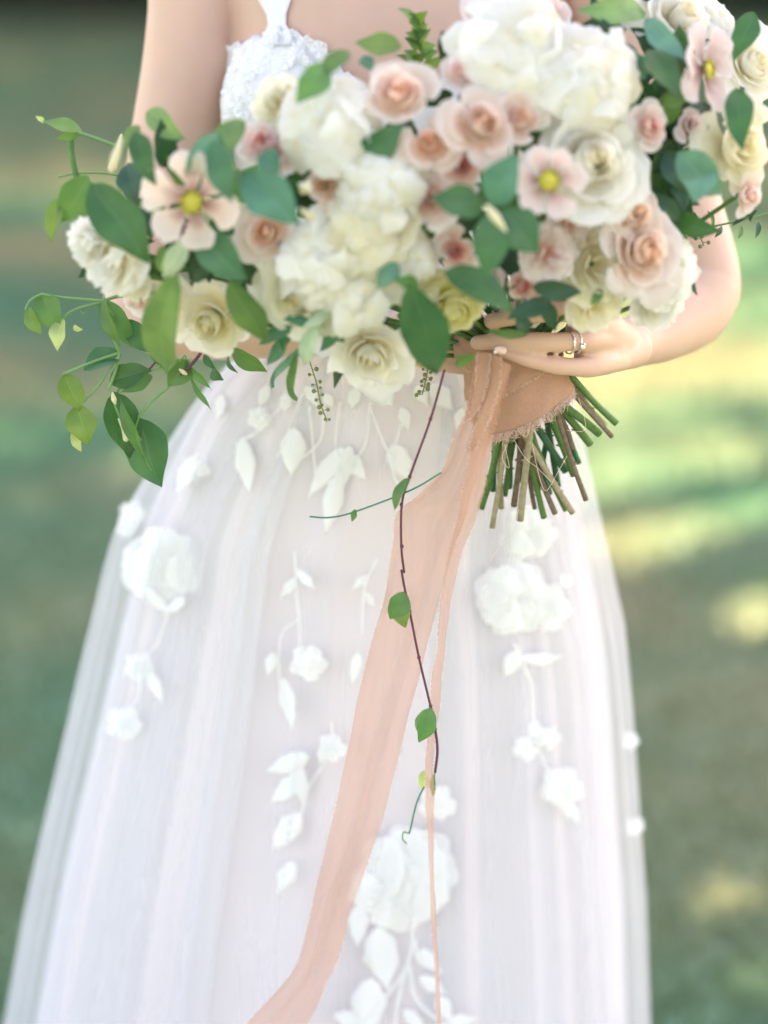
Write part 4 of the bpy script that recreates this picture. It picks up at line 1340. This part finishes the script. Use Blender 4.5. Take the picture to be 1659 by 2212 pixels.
# ---- long vine hanging in front of the skirt
YH = -.284
hang = empty('hanging_vine', P(955, 815, YH), bouquet)
hang['label'] = 'thin purple stemmed vine hanging down over the skirt'
def hstem(pts, r, mat, dz=0.0):
    return tube('stem', [P(a, b, YH + dz + .024 * (b - 815) / 800) for a, b in pts], [r * PX] * len(pts), mat, hang, 7 * len(pts), 6)
hstem([(960, 800), (930, 905), (885, 1030), (868, 1090), (867, 1180), (873, 1236)], 2.6, M['vine_purple'])
hstem([(867, 1232), (874, 1270), (885, 1320), (905, 1420), (930, 1525)], 2.6, M['vine_purple'])
hstem([(930, 1525), (940, 1575), (945, 1620), (940, 1668)], 3.0, M['vine_purple'])
hstem([(952, 1022), (885, 1060), (765, 1106), (710, 1118), (670, 1116)], 1.9, M['vine_teal'])
hstem([(916, 1700), (900, 1735), (888, 1785), (884, 1800)], 1.9, M['vine_teal']); hstem([(884, 1800), (872, 1798), (870, 1812), (878, 1822)], 1.8, M['vine_green'])
for nx_, ny_ in [(930, 905), (885, 1030), (867, 1090), (868, 1180), (885, 1320), (905, 1420), (930, 1525), (940, 1575)]:
    v, f = ball(P(nx_, ny_, YH + .024 * (ny_ - 815) / 800), (4.2 * PX, 4.2 * PX, 5 * PX), 8); add('node', v, f, M['vine_purple'], hang)
def hleaf(bx, by, tx, ty, w_, mt, roll=.2, dz=-.004, bend=.1, fold=.25):
    y = YH + dz + .024 * (by - 815) / 800
    leaf((bx, by, y), (tx, ty, y - .003), w_, mt, par=hang, roll=roll, bend=bend, fold=fold)
hleaf(884, 1032, 852, 1102, 30, MI, .6); hleaf(768, 1100, 760, 1128, 14, MI, .2); hleaf(874, 1278, 842, 1338, 52, MI, -.2); hleaf(868, 1290, 876, 1356, 52, LI, .5, .002)
hleaf(930, 1528, 904, 1604, 46, MI, -.25); hleaf(926, 1530, 912, 1596, 40, LI, .5, .002); hleaf(918, 1664, 912, 1706, 26, PA, .3, .016); hleaf(940, 1668, 938, 1728, 18, MI, .8, .016)
# ---- sprigs of tiny berries
for pts in ([(668, 778), (684, 830), (692, 870), (706, 910)], [(925, 790), (920, 820), (912, 852)], [(1486, 455), (1500, 480), (1520, 530)]):
    sp = tube('berry_sprig', [P(a, b, -.205) for a, b in pts], [.0006] * len(pts), M['berry'], bouquet, 20, 5)
    cc_ = catmull(pts, 16)
    for k, (a, b) in enumerate(cc_):
        if k < 2: continue
        s = 3.0 + 2.2 * rng.random()
        x, y = a + (-1) ** k * (4 + 10 * rng.random()), b + 3 * rng.normal()
        m_ = MB(); m_.add(*ball(P(x, y, -.207), (s * PX,) * 3, 8)); v, f, uv = tube_data([P(x, y, -.207), P(a, b, -.205)], [.0003] * 2, 3, 4); m_.add(v, f)
        m_.build('berry', M['berry'], sp)

# ---- cut stems below the binding
STEMS = [(1079, 950, 1039, 1098, 14, 'stem_green', 0), (1094, 946, 1063, 1140, 10, 'stem_tan', -.01), (1079, 955, 1083, 1098, 11, 'stem_tan', .01), (1097, 950, 1099, 1053, 15, 'stem_deep', .02),
         (1126, 950, 1110, 1093, 12, 'stem_bark', .0), (1144, 941, 1123, 1124, 14, 'stem_tan', -.015), (1141, 1000, 1155, 1098, 9, 'stem_bark', .01), (1150, 1010, 1175, 1118, 12, 'stem_green', .0),
         (1146, 980, 1199, 1109, 11, 'stem_bark', -.005), (1146, 960, 1237, 1108, 12, 'stem_tan', -.012), (1150, 946, 1222, 1102, 11, 'stem_green', .004), (1160, 980, 1186, 1066, 15, 'stem_deep', .015),
         (1164, 928, 1222, 1017, 15, 'stem_deep', .01), (1195, 914, 1240, 1026, 15, 'stem_green', .004), (1204, 897, 1266, 1080, 10, 'stem_bark', -.012), (1208, 892, 1237, 968, 11, 'stem_bark', .0),
         (1217, 888, 1275, 959, 16, 'stem_green', .003), (1222, 879, 1295, 937, 16, 'stem_green', -.004), (1231, 843, 1322, 943, 9, 'stem_bark', -.012), (1249, 847, 1307, 919, 11, 'stem_tan', .004),
         (1240, 820, 1331, 914, 13, 'stem_green', -.006), (1180, 900, 1205, 1050, 13, 'stem_deep', .02), (1120, 940, 1130, 1040, 13, 'stem_deep', .02), (1070, 940, 1065, 1060, 12, 'stem_deep', .02),
         (1110, 940, 1090, 1070, 12, 'stem_green', .015), (1190, 900, 1160, 1060, 12, 'stem_deep', .022), (1205, 890, 1250, 1000, 12, 'stem_deep', .016), (1130, 940, 1160, 1060, 12, 'stem_green', .018)]
for k, (x0, y0, x1, y1, w_, mt, dz) in enumerate(STEMS):
    yb = -.175 + dz
    y_in = -.205 + dz
    b = P(x1, y1, yb); s0 = P(x0, y0, (y_in + yb) / 2); a = s0 + (s0 - b).normalized() * .03
    r_ = w_ / 2 * PX * 1.12
    wob = Vector(rng.normal(0, .0004 if w_ > 11 else .001, 3))
    v, f, uv = tube_data([a, s0, (s0 + b) / 2 + wob, b], [r_, r_, r_ * .95, r_ * (1.0 + .1 * rng.random())], 18, 10, caps=False)
    ob = add('stem', v, f, M[mt], bouquet, uv)
    b = b - (b - s0).normalized() * r_ * .9
    dn = (b - s0).normalized()
    v, f, uv = tube_data([b + dn * r_ * .2, b + dn * (r_ * .93)], [r_ * .9, r_ * .82], 3, 9, caps=False)
    add('cut_end', v, f, M['cut_end'], ob, uv, smooth=False)
    for q in range(2 if w_ > 10 else 4):                 # nodes and thorns
        t_ = rng.random() * .8
        c_ = s0 + (b - s0) * t_
        o_ = Vector((rng.choice([-1, 1]) * 1.0, -.4, -.2)).normalized()
        v, f, uv = tube_data([c_ + o_ * r_ * .5, c_ + o_ * r_ * 1.25, c_ + o_ * r_ * 1.7 + Vector((0, 0, .001))], [r_ * .45, r_ * .28, r_ * .1], 5, 6)
        add('thorn', v, f, M[mt], ob, uv)

# ------------------------------------------------------------------ silk ribbon round the stems
ribbon = empty('ribbon', P(1075, 770, -.265))
tag(ribbon, 'frayed peach chiffon ribbon wrapped round the stems with two long tails', 'ribbon')


def wrap_band(c_top, r_top, c_bot, r_bot, tilt_top, tilt_bot, mat, seed, t0=0, t1=2 * math.pi, wig=.0032, name='wrap'):
    rr = np.random.default_rng(seed)
    nu, nv = 22, 90
    V, UV = [], []
    p = rr.random(4) * 6.28
    for i in range(nu):
        u = i / (nu - 1)
        c = c_top.lerp(c_bot, u); r = r_top + (r_bot - r_top) * u ** .8
        tl = tilt_top + (tilt_bot - tilt_top) * u
        nrm = Vector((math.sin(tl), .18, -math.cos(tl))).normalized()
        a = Vector((1, 0, 0)); a = (a - nrm * a.dot(nrm)).normalized(); b = nrm.cross(a)
        if b.y > 0: b = -b
        for j in range(nv):
            t = t0 + (t1 - t0) * j / (nv - 1)
            rr_ = r + wig * (math.sin(5 * t + u * 4 + p[0]) * .4 + .3 * math.sin(9 * t - u * 9 + p[1]) + .25 * math.sin(u * 14 + 3 * t + p[2]) + .35 * (1 - abs(math.sin(u * 5 + 2.2 * t + p[3]))) ** 4)
            V.append(c + a * math.cos(t) * rr_ + b * math.sin(t) * rr_ * .72); UV.append((u, j / nv))
    o = add(name, V, gridfaces(nu, nv), mat, ribbon, UV)
    md_ = o.modifiers.new('thickness', 'SOLIDIFY'); md_.thickness = .0008
    return V[-nv:], o


def frays(edge, outd, n, ln, parent, seed, w0=.00022, mat=None):
    rr = np.random.default_rng(seed)
    m_ = MB()
    E = np.array(edge)
    for k in range(n):
        t = rr.random() * (len(E) - 1); i = int(t); s = t - i
        p0 = E[i] * (1 - s) + E[i + 1] * s
        tg = E[i + 1] - E[i]; tg /= np.linalg.norm(tg) + 1e-9
        d = np.array(outd(i)) if callable(outd) else np.array(outd)
        L_ = ln * (.35 + .9 * rr.random())
        q1 = p0 + d * L_ * .5 + tg * L_ * .35 * rr.normal() + rr.normal(0, .10 * L_, 3); q2 = q1 + d * L_ * .3 + tg * L_ * .6 * rr.normal() + rr.normal(0, .15 * L_, 3)
        v, f, uv = tube_data([p0 - d * .0006, q1, q2], [w0, w0 * .9, w0 * .6], 5, 3, caps=False)
        m_.add(v, f)
    o = m_.build('frayed_edge', mat or M['thread'], parent)
    o['kind'] = 'stuff'
    return o


CH = M['chiffon_wrap']
e1, w1 = wrap_band(P(1098, 738, -.205), 92 * PX, P(1130, 884, -.196), 118 * PX, .05, .46, CH, 1)
frays(e1[:50], (0.05, -.35, -1), 620, .0085, w1, 2, .00024)
e2, w2 = wrap_band(P(1096, 730, -.206), 96 * PX, P(1112, 806, -.203), 116 * PX, .02, .52, CH, 3)
frays(e2[:50], (0.05, -.3, -1), 240, .0028, w2, 4)
e3, w3 = wrap_band(P(1090, 725, -.206), 104 * PX, P(1090, 800, -.206), 113 * PX, -.1, -.30, CH, 7, math.pi * .55, math.pi * 1.25)
frays(e3, (-.2, -.3, -.9), 90, .003, w3, 8)


def streamer(rows, name, seed, mat, waves=3, amp=.0018, crinkle=0.0):
    rr = np.random.default_rng(seed)
    nr, nc = 130, 19
    R0 = catmull(rows, nr)
    V, UV, lft, rgt = [], [], [], []
    p = rr.random(4) * 6.28
    for i in range(nr):
        lx_, ly_, rx_, ry_, yl, yr = R0[i]
        A, B = P(lx_, ly_, yl), P(rx_, ry_, yr)
        wdt = (B - A).length
        for j in range(nc):
            v = j / (nc - 1)
            ph = v * waves * math.pi * 2 + p[0] + i * .02
            off = amp * (math.sin(ph) + .5 * math.sin(ph * 1.7 + i * .05)) * min(1, wdt / .02) + crinkle * (math.sin(i * .55 + v * 5 + p[2]) + math.sin(i * .23 - v * 7 + p[3]))
            edge = .0004 * math.sin(i * .31 + p[1] + (9 if j else 0)) + .0003 * math.sin(i * .73 + j)
            q = A.lerp(B, v) + Vector((edge if j in (0, nc - 1) else 0, off, 0))
            V.append(q); UV.append((i / nr, v))
            if j == 0: lft.append(q)
            if j == nc - 1: rgt.append(q)
    o = add(name, V, gridfaces(nr, nc), mat, ribbon, UV)
    frays(lft, (-1, -.1, -.2), 420, .0016, o, seed + 20, .00011)
    frays(rgt, (1, -.1, -.2), 420, .0016, o, seed + 21, .00011)
    return o


YR = -.262
main = [(1026, 760, 1066, 766, -.262, -.266), (1018, 830, 1062, 830, -.268, -.272), (1003, 890, 1058, 890, -.270, -.272), (978, 950, 1055, 950, -.268, -.268), (956, 1010, 1035, 1012, -.262, -.262),
        (905, 1066, 1015, 1080, -.254, -.258), (858, 1108, 990, 1150, -.248, -.254), (846, 1190, 972, 1210, -.246, -.250), (828, 1300, 945, 1310, -.245, -.248), (797, 1410, 915, 1420, -.244, -.246),
        (768, 1530, 885, 1540, -.243, -.245), (745, 1650, 855, 1660, -.243, -.245), (722, 1760, 825, 1770, -.243, -.245), (693, 1870, 785, 1890, -.243, -.246), (675, 1950, 755, 1975, -.243, -.246),
        (660, 2025, 738, 2045, -.245, -.248), (632, 2100, 712, 2108, -.247, -.25), (585, 2155, 688, 2165, -.25, -.252), (525, 2225, 655, 2235, -.252, -.255), (450, 2330, 640, 2340, -.255, -.26)]
t1_ = streamer(main, 'ribbon_tail', 5, M['chiffon'], 1.7, .0034, crinkle=.0009); t1_['label'] = 'wide sheer ribbon tail sweeping to the lower left'
second = [(1068, 768, 1106, 792, -.272, -.268), (1052, 850, 1088, 852, -.278, -.272), (1032, 910, 1068, 922, -.278, -.274), (1020, 960, 1063, 965, -.276, -.272), (1006, 1030, 1049, 1040, -.270, -.266),
          (989, 1110, 1029, 1116, -.262, -.258), (972, 1180, 1003, 1184, -.256, -.252), (957, 1270, 979, 1272, -.254, -.250), (947, 1340, 968, 1342, -.254, -.250), (944, 1400, 962, 1402, -.254, -.25),
          (934, 1460, 954, 1462, -.254, -.25), (928, 1540, 948, 1542, -.254, -.25), (920, 1620, 938, 1622, -.254, -.25), (919, 1700, 936, 1702, -.254, -.25), (922, 1780, 937, 1782, -.254, -.25),
          (927, 1880, 937, 1881, -.254, -.25), (932, 1980, 942, 1981, -.254, -.25), (939, 2100, 948, 2101, -.254, -.25), (943, 2230, 954, 2231, -.254, -.25), (945, 2400, 956, 2401, -.254, -.25)]
t2_ = streamer(second, 'ribbon_tail', 6, M['chiffon'], .8, .0022); t2_['label'] = 'narrow rolled ribbon tail hanging straight down'
# the pleats at the knot
pl = streamer([(1032, 762, 1060, 764, -.270, -.276), (1030, 800, 1056, 800, -.276, -.282), (1026, 850, 1046, 852, -.278, -.284), (1010, 905, 1028, 890, -.276, -.282), (1006, 912, 1010, 910, -.274, -.276)], 'pleat', 9, CH, .6, .001)
pl2 = streamer([(1062, 766, 1084, 772, -.274, -.282), (1058, 820, 1078, 830, -.280, -.288), (1040, 880, 1062, 888, -.282, -.288), (1022, 940, 1040, 945, -.278, -.282), (1012, 975, 1020, 976, -.272, -.274)], 'pleat', 10, CH, .6, .001)
# loose threads over the stems
lt = MB()
for pts in [[(1150, 960), (1165, 1030), (1180, 1060), (1205, 1020), (1225, 985)], [(1110, 950), (1135, 990), (1160, 1010), (1190, 1040)], [(1225, 930), (1262, 930), (1262, 900), (1250, 860)], [(1095, 960), (1085, 990), (1100, 1010), (1090, 960)],
            [(1120, 1100), (1110, 1150), (1080, 1180), (1060, 1210)]]:
    v, f, uv = tube_data([P(a, b, -.222) for a, b in pts], [.00022] * len(pts), 24, 4); lt.add(v, f)
lt.build('loose_thread', M['thread'], ribbon)

# pearl headed pin in the knot
pin = empty('pearl_pin', P(1070, 760, -.285))
tag(pin, 'small pearl headed pin stuck in the ribbon beside the little finger', 'pin')
v, f = ball(P(1070, 760, -.288), (.0017,) * 3, 12); add('pin_head', v, f, M['pearl'], pin)
tube('pin_shaft', [P(1070, 760, -.288), P(1074, 768, -.262)], [.0003, .0003], M['silver'], pin, 4, 6)


# ------------------------------------------------------------------ rings
def finger_ring(cx, cy, yc, rad_px, ax, wid, thick):
    c = P(cx, cy, yc)
    A = Vector(ax).normalized()
    a = A.orthogonal().normalized(); b = A.cross(a)
    R0 = rad_px * PX
    n, m = 48, 10
    V = []
    for i in range(n):
        t = 2 * math.pi * i / n
        rd = a * math.cos(t) + b * math.sin(t)
        for j in range(m):
            s = 2 * math.pi * j / m
            V.append(c + rd * (R0 + thick * math.cos(s)) + A * wid * math.sin(s))
    F = []
    for i in range(n):
        for j in range(m):
            F.append((i * m + j, i * m + (j + 1) % m, ((i + 1) % n) * m + (j + 1) % m, ((i + 1) % n) * m + j))
    return c, A, a, b, R0, V, F


def gem(c, up, r, parent):
    up = up.normalized(); a = up.orthogonal().normalized(); b = up.cross(a)
    V = [c - up * r * .85]
    for rad_, h in ((r, 0), (r * .62, r * .36)):
        for k in range(8):
            t = k * math.pi / 4
            V.append(c + (a * math.cos(t) + b * math.sin(t)) * rad_ + up * h)
    F = [(0, 1 + (k + 1) % 8, 1 + k) for k in range(8)] + [(1 + k, 1 + (k + 1) % 8, 9 + (k + 1) % 8, 9 + k) for k in range(8)] + [tuple(range(9, 17))]
    add('diamond', V, F, M['diamond'], parent, smooth=False)


fax = (P(1262, 737, -.236) - P(1220, 741, -.247))
rings = []
for (cx, cy, yc, nm, lb, wd, th_, big_) in [(1228, 740, -.2455, 'wedding_band', 'slim silver band set with tiny diamonds, nearer the fingertip', .0011, .0008, False),
                                            (1243, 739, -.2415, 'engagement_ring', 'silver ring with a round diamond on her ring finger, nearer the knuckle', .0009, .0008, True)]:
    c, A, a, b, R0, V, F = finger_ring(cx, cy, yc, 23.4, fax, wd * .85, th_ * .8)
    root = empty(nm, c); tag(root, lb, 'ring')
    add('band', V, F, M['silver'], root)
    front = Vector((0, -1, 0.1)); front = (front - A * front.dot(A)).normalized(); sidev = A.cross(front)
    if big_:
        g = (front * .93 + Vector((0, 0, -.25))).normalized()
        cc2 = c + g * (R0 + .0024)
        gem(cc2, g, .0031, root)
        for k in range(4):
            t = k * math.pi / 2 + .78
            s0 = cc2 + (A * math.cos(t) + sidev * math.sin(t)) * .0030
            tube('prong', [c + g * R0 + (s0 - cc2) * .4, s0 - g * .0002, s0 * .85 + cc2 * .15 + g * .0012], [.0004, .0004, .0003], M['silver'], root, 5, 5)
    for k in range(-5, 6):
        if big_ and abs(k) < 2: continue
        t = k * .26
        g = front * math.cos(t) + sidev * math.sin(t)
        gem(c + g * (R0 + th_ * .8), g, .0008, root)
print('objects', len(bpy.data.objects), 'faces', sum(len(m.polygons) for m in bpy.data.meshes))
